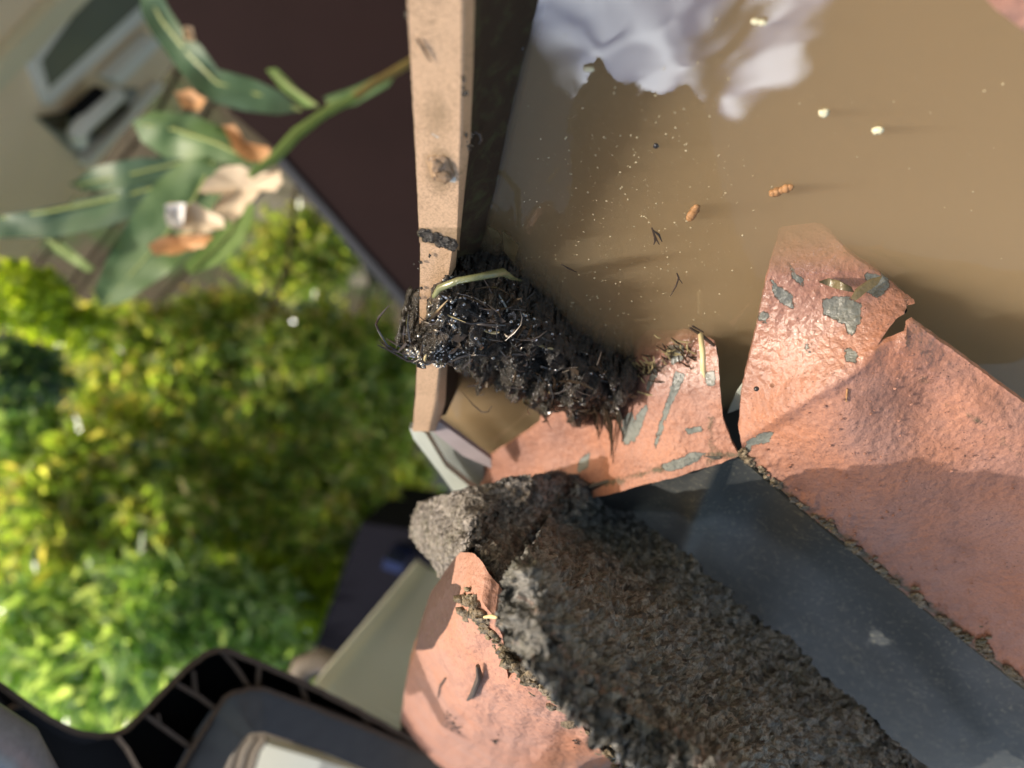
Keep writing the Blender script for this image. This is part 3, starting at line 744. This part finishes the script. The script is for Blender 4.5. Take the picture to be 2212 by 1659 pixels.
# loose thread on the far left
for q in ([(900, 745), (870, 765), (835, 745), (818, 715), (812, 700), (818, 685), (840, 660)], [(880, 740), (860, 760), (840, 755), (820, 735)], [(905, 760), (885, 735), (880, 700), (882, 672)], [(930, 780), (880, 780), (850, 762), (815, 745)]):
    fb.tube([at(x, y, .020) for x, y in q], [.0006] + [.0004] * (len(q) - 2) + [.00012], 5)
for k in range(640):
    x, y = clpt()
    if rr.random() < .65: x, y = (rr.gauss(960, 28), rr.gauss(650, 30)) if rr.random() < .35 else (rr.gauss(910, 35), rr.gauss(762, 14))
    if not inside(x, y, CL): continue
    bd.ico(surf(x, y) + Vector((0, 0, .0006)), rr.choice([.0002, .0003, .0004, .0005, .0007]), 2, (1, 1, .8))
tag(fb.build('fibres', MT['fibre'], clump, True, 60), kind='stuff')
tag(st.build('straws', MT['straw'], clump, True, 60), kind='stuff')
tag(bd.build('water_beads', MT['bead'], clump, True, 0), kind='stuff')
fl = MB()   # rotted leaf flakes in the clump
for k in range(75):
    x, y = clpt(); p = surf(x, y) + Vector((0, 0, .0008)); u = Vector((rr.gauss(0, 1), rr.gauss(0, 1), rr.gauss(0, .5))).normalized(); w_ = u.cross(Vector((rr.gauss(0, .4), rr.gauss(0, .4), 1))).normalized()
    L = rr.uniform(.0009, .0028); wd = L * rr.uniform(.3, .6); up = u.cross(w_)
    fl.prism([p - u * L, p - u * L * .3 + w_ * wd, p + u * L * .5 + w_ * wd * .8, p + u * L, p + u * L * .4 - w_ * wd, p - u * L * .4 - w_ * wd * .7], up * .0002)
fl.build('leaf_flakes', MT['rotleaf'], clump)['kind'] = 'stuff'
# stalk lying over the clump
sk = MB(); pts = [(938, 640, .021), (950, 622, .0225), (990, 606, .023), (1040, 597, .0215), (1085, 588, .017), (1110, 602, .008), (1125, 606, .002)]
sk.tube([at(*p) for p in pts], [.0007, .0010, .0009, .0009, .0011, .0006, .0003], 8)
tag(sk.build('stalk', MT['greenstalk'], None, True, 60), 'wet greenish stalk bridging the lip and the water above the black clump', 'plant stalk')
# crumpled leaf tip poking up at the head of the stalk
lt = MB(); lt.prism([at(1052, 488, .002), at(1075, 500, .003), at(1085, 520, .002), at(1072, 530, .001), at(1060, 512, .002)], (0, 0, -.0004)); lt.prism([at(1085, 500, .002), at(1120, 530, .003), at(1112, 570, .001), at(1090, 545, .001)], (0, 0, -.0004))
tag(lt.build('leaf_fragment', MT['wetleaf'], None), 'dark wet leaf fragment breaking the water surface beside the inner gutter wall', 'leaf fragment')

# ------------------------------------------------------------------ small things on water and sheets
def pellet(px, py, L, ang, r, mat, label, cat, name, jit=.35):
    mb = MB(); c = at(px, py, .0004); dv = Vector((math.cos(ang), math.sin(ang), 0))
    for k in range(5): mb.ico(c + dv * L * (k / 4 - .5) + Vector((0, 0, .0001 * k % 2)), r * (1, 1.15, .95, 1.1, .85)[k], 2, (1, 1, .8), jit)
    tag(mb.build(name, mat, None, True, 0), label, cat)
pellet(1498, 458, .0038, math.radians(82), .00115, MT['pellet'], 'upright brown rough pellet floating left of the slanted one', 'debris', 'pellet')
pellet(1688, 410, .0042, math.radians(40), .0010, MT['pellet'], 'slanted brown rough pellet floating on the water', 'debris', 'pellet')
pellet(1897, 281, .0009, .6, .0009, MT['seed'], 'largest round cream seed floating on the water', 'seed', 'seed', .7)
pellet(1779, 243, .0003, 1, .0008, MT['seed'], 'smaller cream seed up and left of the largest seed', 'seed', 'seed', .7)
pellet(1417, 314, .0006, 1.8, .0006, MT['black'], 'tiny black seed floating under the sky reflection', 'seed', 'seed', .1)
pellet(1272, 148, .0014, .2, .0006, MT['seed'], 'yellowish flake floating inside the pale reflection', 'flake', 'flake', .5)
pellet(1640, 47, .0022, .1, .0006, MT['seed'], 'pale oval husk floating near the upper edge', 'husk', 'husk', .2)
pellet(1125, 102, .0006, .1, .0006, MT['black'], 'black dot of dirt stuck on the brown inner gutter wall', 'dirt', 'dirt', .2)
def twig(pls, r, z, mat, label, name='twig', cat='twig', zf=None):
    mb = MB()
    for pl in pls: mb.tube([at(x, y, (zf(x, y) if zf else 0) + z) for x, y in pl], [r * .6] + [r] * (len(pl) - 2) + [r * .4], 6)
    tag(mb.build(name, mat, None, True, 60), label, cat)
twig([[(1408, 492), (1414, 510), (1424, 528)], [(1410, 497), (1423, 507), (1430, 522)], [(1413, 505), (1415, 520), (1412, 528)]], .00035, .0003, MT['twig'], 'dark forked twig floating left below the upright pellet')
twig([[(1462, 590), (1466, 600), (1460, 618), (1448, 640)], [(1465, 600), (1474, 612)]], .0003, .0003, MT['twig'], 'thin bent twig floating above the straw strewn edge')
twig([[(1212, 570), (1228, 580), (1246, 588)]], .00028, .0003, MT['twig'], 'short thin twig floating near the black clump')
twig([[(900, 83), (913, 104), (930, 133)]], .00028, .0006, MT['twig'], 'short dark twig lying on the gutter lip', zf=lipz)
twig([[(1000, 225 + 60), (1015, 278), (1037, 290), (1040, 302), (1034, 312)]], .0004, .010, MT['twig'], 'curled black root caught under the gutter lip')
nd = MB(); nd.tube([at(1513, 722, .003), at(1518, 760, .012), at(1519, 800, .0155), at(1522, 815, .016)], [.0008, .0009, .0008, .0002], 8)
tag(nd.build('needle', MT['needle'], None, True, 60), 'short cream pine needle standing on the edge of the orange apron', 'needle')
twig([[(1490, 708), (1512, 722), (1535, 740), (1550, 755)], [(1495, 704), (1520, 718)]], .0006, .003, MT['twig'], 'dark splinter leaning on the cream needle')
for (x, y) in []: pass
def leafp(name, ol, zz, mat, label, cat='leaf', parent=None, dz=.0006):
    return tag(sheet(name, ol, zz, mat, 6, .0004, parent, .8), label, cat)
leafp('leaf', [(1770, 610), (1790, 603), (1812, 608), (1840, 622), (1845, 632), (1825, 628), (1800, 622)], lambda x, y: zR(x, y) + .0022 + .001 * math.sin(x * .08), MT['wetleaf'], 'curled wet brown leaf lying left on the submerging flap corner')
leafp('leaf', [(1838, 645), (1850, 625), (1880, 605), (1905, 598), (1896, 615), (1870, 632), (1848, 650)], lambda x, y: zR(x, y) + .003, MT['wetleaf'], 'longer wet brown leaf lying at the right on the submerging flap corner')
twig([[(1830, 840), (1828, 868)]], .0005, .0005, MT['pellet'], 'short raised splinter on the terracotta sheet', zf=zR)
pellet_z = zR(1633, 839)
bb = MB(); bb.ico(at(1634, 840, zR(1634, 840) + .0045), .0008, 2); tag(bb.build('seed', MT['black'], None, True, 0), 'round black seed stuck on the glistening terracotta flap', 'seed')
twig([[(962, 1465), (952, 1480), (945, 1508)]], .0005, .0006, MT['twig'], 'thin black twig lying on the salmon tile', zf=zE)
twig([[(1032, 1438), (1036, 1462), (1022, 1498), (1010, 1512)]], .0011, .0012, MT['twig'], 'thick grey twig lying near the broken mortar on the salmon tile', zf=zE)
twig([[(1046, 1333), (1062, 1331), (1080, 1336)]], .0006, .004, MT['needle'], 'curved cream root poking out under the dark tile', zf=zE)
lc = MB(); rr = random.Random(8)
for (cx, cy) in ((975, 1560), (985, 1575), (1070, 1600), (1250, 1600), (968, 1548)):
    for k in range(9): x = cx + rr.gauss(0, 6); y = cy + rr.gauss(0, 7); lc.ico(at(x, y, zE(x, y) + .0006), rr.uniform(.0003, .0007), 1, (1.3, 1, .5), .5)
tag(lc.build('lichen', MT['mud'], None, True), 'small dark lichen spots on the salmon tile', 'lichen', kind='stuff')
# grit on the terracotta sheet
gr = MB(); rr = random.Random(9)
for k in range(260):
    x, y = rr.uniform(1620, 2240), rr.uniform(760, 1350)
    if y > interp([(1600, 980), (1760, 1110), (1930, 1245), (2250, 1500)], x) or y < interp([(1600, 900), (1890, 760), (1975, 740), (2250, 930)], x): continue
    gr.ico(at(x, y, zR(x, y) + .0006), rr.choice([.0002, .0003, .0005]), 1, (1, 1, .7), .4)
tag(gr.build('grit', MT['flap'], None, True), 'fine grit scattered over the terracotta sheet', 'grit', kind='stuff')
# pale flakes on the water
sp = MB(); rr = random.Random(10)
n = 0
while n < 560:
    x = rr.uniform(1090, 2200); y = rr.uniform(0, 760)
    dens = .04 + .96 * math.exp(-((x - 1330) / 230) ** 2) * math.exp(-((y - 520) / 260) ** 2)
    if x < interp([(0, 1180), (500, 1090), (560, 1130), (760, 1330)], y) or rr.random() > dens or (x > 1500 and y > 700) or inside(x, y, CL) or (x > 1640 and y > 440 and x < 1990): continue
    n += 1; p = at(x, y, .0002); a = rr.uniform(0, 6.28); L = rr.choice([.00008, .0001, .00012, .00018, .0003]); u = Vector((math.cos(a), math.sin(a), 0)) * L; v = Vector((-u.y, u.x, 0)) * rr.uniform(.25, .9)
    sp.prism([p - u, p + v, p + u, p - v], (0, 0, .00012))
tag(sp.build('floating_flakes', MT['speck'], None), 'countless pale flakes floating on the muddy water', 'flakes', kind='stuff')

# ------------------------------------------------------------------ black plastic bracket and rails of the ladder, lower left
lad = empty('ladder', atd(500, 1800, .45), 'ladder top with black ribbed plastic brackets and pale aluminium rail at lower left', 'ladder')
def strip(mb, pl, d0, d1, w):
    """wall standing along a polyline, from depth d0 (near) to d1 (far), w wide in photo units"""
    n = len(pl); A = []; B = []
    for i, (x, y) in enumerate(pl):
        a = pl[max(i - 1, 0)]; b = pl[min(i + 1, n - 1)]; L = math.hypot(b[0] - a[0], b[1] - a[1]); nx, ny = -(b[1] - a[1]) / L * w / 2, (b[0] - a[0]) / L * w / 2
        f0 = d0(x) if callable(d0) else d0; f1 = d1(x) if callable(d1) else d1
        A += [atd(x + nx, y + ny, f0), atd(x - nx, y - ny, f0), atd(x - nx, y - ny, f1), atd(x + nx, y + ny, f1)]
    fs = [(i * 4 + j, i * 4 + (j + 1) % 4, (i + 1) * 4 + (j + 1) % 4, (i + 1) * 4 + j) for i in range(n - 1) for j in range(4)] + [(0, 1, 2, 3), ((n - 1) * 4 + 3, (n - 1) * 4 + 2, (n - 1) * 4 + 1, (n - 1) * 4)]
    mb.add(A, fs)
df = lambda x: .30 + .12 * x / 870
db = lambda x: df(x) + .035
OUT = [(-80, 1425), (0, 1480), (60, 1522), (110, 1556), (165, 1582), (215, 1590), (248, 1588), (275, 1575), (330, 1520), (400, 1447), (440, 1416), (465, 1405), (490, 1405), (560, 1434), (640, 1468), (745, 1520), (870, 1588), (1000, 1660)]
rim = MB(); strip(rim, resample(OUT, 14, 1.6, 4, False), df, db, 13)
INN = [(340, 1760), (385, 1665), (467, 1535), (485, 1508), (505, 1496), (540, 1488), (570, 1489), (665, 1524), (795, 1576), (880, 1612), (1000, 1665)]
strip(rim, resample(INN, 14, 1.4, 5, False), df, db, 11)
rim.build('bracket_rim', MT['dusty'], lad)
rb = [[(388, 1481), (430, 1505), (467, 1533)], [(325, 1552), (403, 1608)], [(482, 1410), (512, 1445), (538, 1484)], [(650, 1478), (665, 1522)], [(785, 1545), (800, 1575)], [(250, 1588), (275, 1620), (320, 1700)], [(0, 1547), (30, 1525), (62, 1524)], [(340, 1545), (345, 1568)], [(418, 1455), (422, 1498)], [(560, 1438), (556, 1487)]]
for r_ in rb:
    q = MB(); strip(q, resample([(r_[0][0] * 1.15 - r_[1][0] * .15, r_[0][1] * 1.15 - r_[1][1] * .15)] + r_[1:-1] + [(r_[-1][0] * 1.15 - r_[-2][0] * .15, r_[-1][1] * 1.15 - r_[-2][1] * .15)], 14, .8, 7, False), lambda x: df(x) + .003, db, 12); q.build('rib', MT['dusty'], lad)
pl = MB()
pl.prism([atd(x, y, db(x)) for x, y in OUT] + [atd(x, y, db(x)) for x, y in reversed(INN)] + [atd(200, 1760, db(200)), atd(-80, 1700, db(0))], FW * .002)
pl.build('bracket_plate', MT['plastic'], lad)
# left blue grey tube and its black collar
tb = MB(); tb.tube([atd(-90, 1590, .24), atd(-5, 1640, .245), atd(60, 1760, .25), atd(90, 1900, .25)], [.0135] * 4, 20); tb.build('tube', MT['bluesteel'], lad, True, 60)
cb = MB(); strip(cb, resample([(-80, 1525), (0, 1552), (45, 1580), (88, 1650), (110, 1760)], 10, 1.5, 8, False), .255, .30, 12); cb.build('collar', MT['dusty'], lad)
# grey bent rail
rl = MB()
R_ = [(365, 1800), (410, 1700), (455, 1615), (490, 1565), (525, 1538), (575, 1535), (700, 1576), (900, 1660), (1000, 1700)]
strip(rl, resample(R_, 8, 0, 0, False), lambda x: df(x) + .004, lambda x: df(x) + .035, 92)
o = rl.build('bent_rail', MT['steel'], lad, True, 50)
bv = o.modifiers.new('round', 'BEVEL'); bv.width = .004; bv.segments = 3; bv.limit_method = 'ANGLE'
# ridged tread seen in the opening
td = MB(); td.prism([atd(370, 1900, .57), atd(390, 1580, .57), atd(640, 1560, .57), atd(760, 1620, .57), atd(700, 1900, .57)], FW * .004)
td.build('tread', MT['tread'], lad)
for k in range(6):
    q = MB(); x0 = 425 + k * 24; q.tube([atd(x0 + 30, 1585 + k * 2, .515), atd(x0 + 12, 1620, .513), atd(x0, 1660, .513), atd(x0 - 8, 1800, .515)], [.0022] * 4, 8); q.build('tread_ridge', MT['tread'], lad, True)
ar = MB(); ar.prism([atd(500, 1740, .55), atd(568, 1606, .55), atd(820, 1680, .55), atd(820, 1900, .55), atd(500, 1900, .55)], FW * .01); ar.build('side_rail', MT['alu'], lad)
# far aluminium rail
al = MB(); al.prism([atd(676, 1490, .62), atd(905, 1226, .86), atd(1120, 1300, .86), atd(1060, 1650, .62), atd(880, 1590, .62)], FW * .012); al.build('side_rail', MT['alu'], lad)
ae = MB(); ae.prism([atd(672, 1486, .61), atd(897, 1218, .85), atd(918, 1234, .85), atd(700, 1497, .61)], FW * .02); ae.build('rail_edge', MT['alue'], lad)
ft = MB(); ft.tube([atd(640, 1480, .7), atd(655, 1440, .7), atd(690, 1425, .7), atd(730, 1440, .7)], [.012] * 4, 12); ft.build('rail_foot', MT['tread'], lad, True)
bl = MB(); bl.prism([atd(780, 1130, 2.2), atd(930, 1150, 2.2), atd(930, 1240, 2.2), atd(800, 1420, 2.2), atd(650, 1480, 2.2)], FW * .8)  # solid black shape put where only deep shade lies
tag(bl.build('shade_block', MT['bin']), 'black mass modelled for the deep shade behind the aluminium rail', 'bin')  # stands in for deep shade, no bin here
b2 = MB(); b2.prism([atd(830, 1208, 2.0), atd(872, 1222, 2.0), atd(865, 1240, 2.0), atd(826, 1228, 2.0)], FW * .2)
tag(b2.build('lid', MT['blue']), 'small blue lid in the dark gap above the aluminium rail', 'lid')

# ------------------------------------------------------------------ plant branch hanging out beyond the gutter
pb = empty('branch', atd(560, 360, .7), 'leafy green branch with dried cream blossom reaching out left of the gutter', 'branch')
q = MB(); q.tube([atd(925, 110, .78), atd(870, 145, .76), (atd(800, 185, .74)), atd(760, 215, .73)], [.0045, .0045, .004, .004], 8); q.build('woody_stem', MT['stem'], pb, True)
q = MB(); q.tube([atd(765, 212, .73), atd(700, 245, .71), atd(640, 290, .69), atd(590, 345, .67), atd(540, 380, .66)], [.004, .0045, .0055, .005, .003], 8); q.build('stem', MT['stemg'], pb, True)
def leaf(ol, dep, mat, rib, curl=.02, lab=None):
    dep *= 1.2
    # outline in photo units, depth gives distance; the blade is cupped round its midrib
    ol2 = resample(ol, 16); cx = sum(p[0] for p in ol2) / len(ol2); cy = sum(p[1] for p in ol2) / len(ol2)
    def extra(x, y): return 0
    n = len(ol2); xs = [p[0] for p in ol2]; ys = [p[1] for p in ol2]; pts = list(ol2)
    y = min(ys)
    while y < max(ys):
        x = min(xs)
        while x < max(xs):
            if sdist(x, y, ol2) > 9: pts.append((x, y))
            x += 18
        y += 18
    r = geometry.delaunay_2d_cdt([Vector(p) for p in pts], [(i, (i + 1) % n) for i in range(n)], [], 1, 1e-4)
    V = []
    for v in r[0]:
        dm = min(math.hypot(v.x - (rib[i][0] + (rib[i + 1][0] - rib[i][0]) * t / 6), v.y - (rib[i][1] + (rib[i + 1][1] - rib[i][1]) * t / 6)) for i in range(len(rib) - 1) for t in range(7))
        V.append(atd(v.x, v.y, dep - curl * .5 * min(1, dm / 60) + .012 * fn(v.x, v.y, .008, 3)))
    N = len(V); T = [tuple(f) for f in r[2]]; fs = T + [tuple(reversed([i + N for i in f])) for f in T]
    e = set((f[i], f[(i + 1) % 3]) for f in T for i in range(3))
    fs += [(b, a, a + N, b + N) for (a, b) in e if (b, a) not in e]
    o = link('leaf', V + [v + FW * .0006 for v in V], fs, mat, pb, True, None, 60)
    if lab: o['label'] = lab
    o['_org'] = list(pb.location)
    rb_ = MB(); rb_.tube([atd(x, y, dep - .001 + .012 * fn(x, y, .008, 3)) for x, y in rib], [.0016] * (len(rib) - 1) + [.0005], 6); rb_.build('midrib', MT['vein'], o, True)
leaf([(300, -30), (345, -20), (365, 20), (395, 65), (435, 100), (470, 150), (540, 168), (600, 195), (655, 238), (600, 248), (530, 240), (465, 222), (415, 185), (370, 130), (330, 75), (305, 30)], .66, MT['leafb'], [(650, 238), (560, 205), (470, 180), (410, 120), (350, 45), (320, -10)])
leaf([(575, 150), (597, 148), (640, 190), (690, 228), (660, 232), (610, 195)], .7, MT['leafl'], [(685, 228), (630, 190), (590, 158)], .005)
leaf([(285, 262), (330, 240), (420, 248), (500, 285), (545, 335), (560, 365), (500, 352), (420, 345), (355, 340), (305, 305)], .62, MT['leaf'], [(550, 350), (470, 310), (380, 280), (300, 268)], -.02)
leaf([(150, 398), (205, 360), (300, 340), (390, 342), (400, 360), (330, 395), (260, 412), (180, 412)], .70, MT['leafb'], [(395, 350), (290, 375), (165, 400)])
leaf([(-60, 480), (0, 466), (150, 440), (300, 398), (385, 385), (380, 410), (330, 450), (230, 490), (120, 512), (0, 514), (-60, 508)], .60, MT['leafb'], [(385, 392), (250, 428), (100, 458), (-50, 478)], .015)
leaf([(395, 345), (450, 338), (500, 380), (490, 450), (430, 530), (360, 592), (270, 652), (222, 664), (204, 630), (225, 570), (285, 465), (335, 395)], .58, MT['leaf'], [(460, 350), (420, 430), (340, 530), (225, 655)], .012)
leaf([(530, 420), (552, 450), (535, 520), (470, 572), (412, 594), (396, 572), (450, 515), (500, 465)], .62, MT['leafl'], [(530, 430), (500, 500), (410, 590)], .01)
leaf([(100, 515), (135, 525), (180, 560), (205, 580), (190, 588), (150, 565), (115, 540)], .7, MT['leafl'], [(105, 518), (150, 550), (200, 584)], .004)
leaf([(750, -30), (800, -20), (850, 30), (875, 75), (850, 60), (800, 40)], .8, MT['leaf'], [(760, -20), (870, 70)], .01)
leaf([(700, 210), (760, 190), (850, 150), (870, 130), (840, 185), (770, 225), (720, 240)], .77, MT['leaf'], [(705, 225), (860, 145)], .01)
def petal(ol, dep, mat):
    dep *= 1.19
    q = MB(); c = (sum(p[0] for p in ol) / len(ol), sum(p[1] for p in ol) / len(ol)); ol = resample(ol, 12, 5, dep * 100)
    P = [atd(x, y, dep + .006 * fn(x, y, .03, 2)) for x, y in ol]; C_ = atd(c[0], c[1], dep + .01); n = len(P)
    q.add(P + [C_] + [p + FW * .0012 for p in P] + [C_ + FW * .0012], [(i, (i + 1) % n, n) for i in range(n)] + [((i + 1) % n + n + 1, i + n + 1, 2 * n + 1) for i in range(n)] + [((i + 1) % n, i, i + n + 1, (i + 1) % n + n + 1) for i in range(n)])
    q.build('dry_petal', mat, pb, True, 50)
petal([(440, 395), (480, 362), (520, 355), (560, 375), (605, 368), (612, 395), (595, 412), (560, 412), (530, 450), (500, 482), (455, 455), (480, 420), (430, 415)], .575, MT['petal'])
petal([(362, 440), (420, 438), (480, 470), (485, 492), (430, 505), (375, 495), (358, 470)], .570, MT['petal'])
petal([(355, 442), (400, 440), (395, 490), (362, 488)], .566, MT['petalw'])
petal([(320, 530), (360, 508), (430, 505), (460, 512), (440, 535), (380, 548), (335, 552)], .565, MT['petalb'])
petal([(478, 272), (505, 270), (530, 305), (585, 322), (578, 350), (540, 350), (505, 328)], .61, MT['petalb'])
petal([(375, 200), (410, 192), (445, 215), (430, 240), (395, 232)], .68, MT['petalb'])
petal([(395, 55), (415, 60), (420, 90), (400, 88)], .64, MT['petal'])

# ------------------------------------------------------------------ maroon awning below, cream wall with window
aw = empty('awning', at(700, 300, -.75), 'dark maroon boarded awning roof below the gutter lip', 'awning')
AP = [(285, -160), (350, 0), (420, 130), (500, 245), (600, 330), (880, 655), (1100, 900), (1250, 900), (1250, -160)]
q = MB(); q.prism([at(x, y, -.75) for x, y in AP], (0, 0, -.04)); q.build('board_panel', MT['maroon'], aw)
q = MB(); q.prism([at(600, 330, -.745), at(1100, 900, -.745), at(1078, 905, -.745), at(592, 348, -.745)], (0, 0, -.06)); q.build('edge_trim', MT['trim'], aw)
q = MB(); q.tube([at(1000, 800, -.77), at(1000, 800, GZ)], .04, 10); q.build('post', MT['trim'], aw)

rv_ = ray(732, 1902); U = Vector((rv_.x, rv_.y, 0)).normalized(); NW = Vector((-U.y, U.x, 0))
P0 = atd(100, 300, 2.3)
if (CAM - P0).dot(NW) < 0: NW = -NW
def onw(px, py, off=0):
    r = ray(px, py); q_ = P0 + NW * off; return CAM + r * ((q_ - CAM).dot(NW) / r.dot(NW))
def wp(u, z, off=0): return P0 + U * u + Vector((0, 0, z - P0.z)) + NW * off
cw = empty('neighbour_house', wp(0, GZ), 'cream rendered house wall with a small window and meter niche at upper left', 'house')
q = MB(); WT = onw(-150, 560).z; UM = (onw(60, 560) - P0).dot(U); q.prism([wp(-6, GZ), wp(-6, WT), wp(UM, WT), wp(UM, GZ)], NW * -.2); q.build('wall', MT['cream'], cw)
def wq(name, pts, mat, off, th, parent=cw):
    q = MB(); q.prism([onw(x, y, off) for x, y in pts], NW * -th); return q.build(name, mat, parent)
wf = wq('window', [(70, 130), (185, -40), (420, -50), (345, 12), (108, 226)], MT['white'], .03, .028); wf['_org'] = list(cw.location)
q = MB(); q.prism([onw(x, y, .034) for x, y in [(92, 132), (205, -30), (395, -40), (300, 15), (108, 190)]], NW * -.003); q.build('pane', MT['glass'], wf)
wq('trim_band', [(-60, 235), (-60, 190), (0, 137), (185, -60), (250, -60), (0, 195)], MT['creamtrim'], .04, .038)
wq('trim_shadow_gap', [(-60, 190), (-60, 182), (170, -60), (185, -60)], MT['zincgrey'], .02, .018)
nb = wq('meter_niche', [(82, 252), (130, 250), (215, 195), (300, 190), (290, 230), (188, 345), (150, 320)], MT['zincgrey'], .012, .010); nb['_org'] = list(cw.location)
q = MB(); q.prism([onw(x, y, .02) for x, y in [(84, 254), (150, 240), (145, 282), (120, 282)]], NW * -.006); q.build('niche_shadow', MT['dim'], nb)  # dark plate drawn as the triangular shadow in the niche
q = MB(); q.tube([onw(165, 250, .05), onw(215, 203, .05)], .03, 10); q.build('black_pipe', MT['plastic'], nb, True)
q = MB(); q.tube([onw(172, 305, .07), onw(165, 290, .08), onw(180, 270, .08), onw(235, 220, .08), onw(252, 205, .07)], [.028] * 5, 10); q.build('white_pipe', MT['white'], nb, True)
q = MB(); q.prism([onw(x, y, .05) for x, y in [(205, 280), (225, 262), (275, 240), (285, 225), (240, 270), (210, 298)]], NW * -.04); q.build('meter', MT['dim'], nb)
wq('sill_rail', [(188, 350), (350, 180), (356, 186), (196, 360)], MT['white'], .05, .04)
wq('downpipe', [(240, 170), (330, 80), (350, 95), (262, 185)], MT['white'], .06, .05)

# ------------------------------------------------------------------ shrubs
def leafmat(name, cols):
    m = M(name); n_ = m.n('ShaderNodeNewGeometry'); c = m.ramp(n_.outputs['Random Per Island'], [(i / (len(cols) - 1), c) for i, c in enumerate(cols)])
    m.set(Base_Color=c, Roughness=.22); m.b.inputs['Specular IOR Level'].default_value = .8
    tr = m.n('ShaderNodeBsdfTranslucent'); m.L(m.mix(1.0, c, (1.9, 2.0, .6), 'MULTIPLY'), tr.inputs[0])
    mx = m.n('ShaderNodeMixShader'); mx.inputs[0].default_value = .6
    out = [n for n in m.t.nodes if n.type == 'OUTPUT_MATERIAL'][0]; m.L(m.b.outputs[0], mx.inputs[1]); m.L(tr.outputs[0], mx.inputs[2]); m.L(mx.outputs[0], out.inputs['Surface']); return m.m
MT['sh1'] = leafmat('shrub leaves olive', [(.12, .17, .07), (.20, .28, .09), (.30, .40, .13), (.42, .50, .18), (.46, .37, .22), (.60, .63, .28)])
MT['sh2'] = leafmat('shrub leaves yellow green', [(.15, .22, .03), (.30, .38, .05), (.45, .52, .08), (.58, .60, .14)])
MT['sh3'] = leafmat('shrub leaves blue green', [(0.039, 0.078, 0.052), (0.065, 0.130, 0.078), (0.117, 0.195, 0.117), (0.260, 0.338, 0.234)])
MT['sh4'] = leafmat('shrub leaves pale', [(0.108, 0.189, 0.081), (0.216, 0.338, 0.162), (0.378, 0.486, 0.297), (0.540, 0.594, 0.459)])
def shrub(cx, cy, dep, rx, ry, n, mat, label, L0=.05, seed=0, wd=.26):
    rr = random.Random(seed); c = atd(cx, cy, dep); px = dep / FP
    e = empty('shrub', Vector((c.x, c.y, GZ)), label, 'shrub', 'shrubs in the garden below')
    V = []; F = []
    RX, RY = rx * px, ry * px; RD = .5 * (RX + RY) * .7
    for k in range(n):
        while True:
            a = Vector((rr.uniform(-1, 1), rr.uniform(-1, 1), rr.uniform(-1, 1)))
            if a.length > 1: continue
            th_ = .45 * noise.noise(a * 2.3 + Vector((seed, 0, 0)))
            if a.length > .82 + th_: continue
            if noise.noise(a * 4.5 + Vector((0, seed, 0))) < -.4: continue
            break
        p = c + RW * a.x * RX + DW * a.y * RY + FW * a.z * RD
        if p.z < GZ: continue
        # leaves in small rosettes
        for j in range(3):
            u = Vector((rr.gauss(0, 1), rr.gauss(0, 1), rr.gauss(.2, .7))).normalized(); w_ = u.cross(Vector((rr.gauss(0, .6), rr.gauss(0, .6), 1))).normalized()
            L = L0 * rr.uniform(.6, 1.4); wdt = L * wd; up = u.cross(w_); i0 = len(V)
            V += [p, p + u * L * .4 + w_ * wdt + up * L * .05, p + u * L * .4 - w_ * wdt + up * L * .05, p + u * L + up * L * -.12]
            F += [(i0, i0 + 2, i0 + 3, i0 + 1)]
    link('foliage', V, F, mat, e, False)
    t = MB()
    for k in range(1):
        q_ = c + RW * rr.uniform(-.5, .5) * RX + FW * rr.uniform(-.3, .3) * RD
        t.tube([Vector((c.x + rr.gauss(0, .04), c.y + rr.gauss(0, .04), GZ)), Vector((c.x, c.y, GZ)).lerp(q_, .5) + Vector((rr.gauss(0, .05), rr.gauss(0, .05), 0)), q_], [.012, .008, .004], 6)
    t.build('stems', MT['twig'], e, True)
shrub(450, 780, 2.7, 380, 170, 3400, MT['sh1'], 'loose olive green shrub just right of the big light leaf', .055, 1)
shrub(760, 850, 2.9, 180, 230, 2000, MT['sh1'], 'darker olive shrub beside the gutter corner', .05, 2)
shrub(230, 1080, 2.5, 300, 190, 2800, MT['sh1'], 'broad olive shrub in the middle of the garden', .06, 3)
shrub(620, 1120, 2.8, 290, 190, 2800, MT['sh1'], 'mixed green shrub left of the granular tiles', .05, 4)
shrub(300, 1380, 2.3, 400, 200, 3400, MT['sh4'], 'pale green long leaved shrub just above the black bracket', .075, 5, .17)
shrub(640, 1300, 2.7, 170, 170, 2000, MT['sh2'], 'bright yellow green shrub above the aluminium rail', .04, 6)
shrub(30, 640, 1.9, 120, 75, 1000, MT['sh2'], 'yellow flowering shrub at the left edge under the long leaf', .025, 7, .4)
shrub(150, 705, 2.0, 110, 42, 900, MT['sh2'], 'small chain of yellow sprigs below the left edge shrub', .022, 8, .4)
shrub(30, 810, 2.1, 120, 85, 1200, MT['sh3'], 'dark blue green shrub at the left edge', .04, 9)
shrub(50, 960, 2.5, 110, 100, 1500, MT['sh4'], 'silvery pale green shrub at the left edge', .035, 10, .4)
shrub(880, 1060, 3.4, 60, 90, 500, MT['sh1'], 'narrow shrub behind the corner gutter', .05, 11)
# backing hedge farther away
shrub(650, 545, 3.4, 150, 110, 1100, MT['sh1'], 'sparse green shrub beside the paving under the awning edge', .05, 13)
shrub(400, 1250, 5.0, 800, 420, 3000, MT['sh1'], 'tall dim hedge farthest back behind the other shrubs', .12, 12, .4)

for o in bpy.data.objects:
    if '_org' in o: del o['_org']
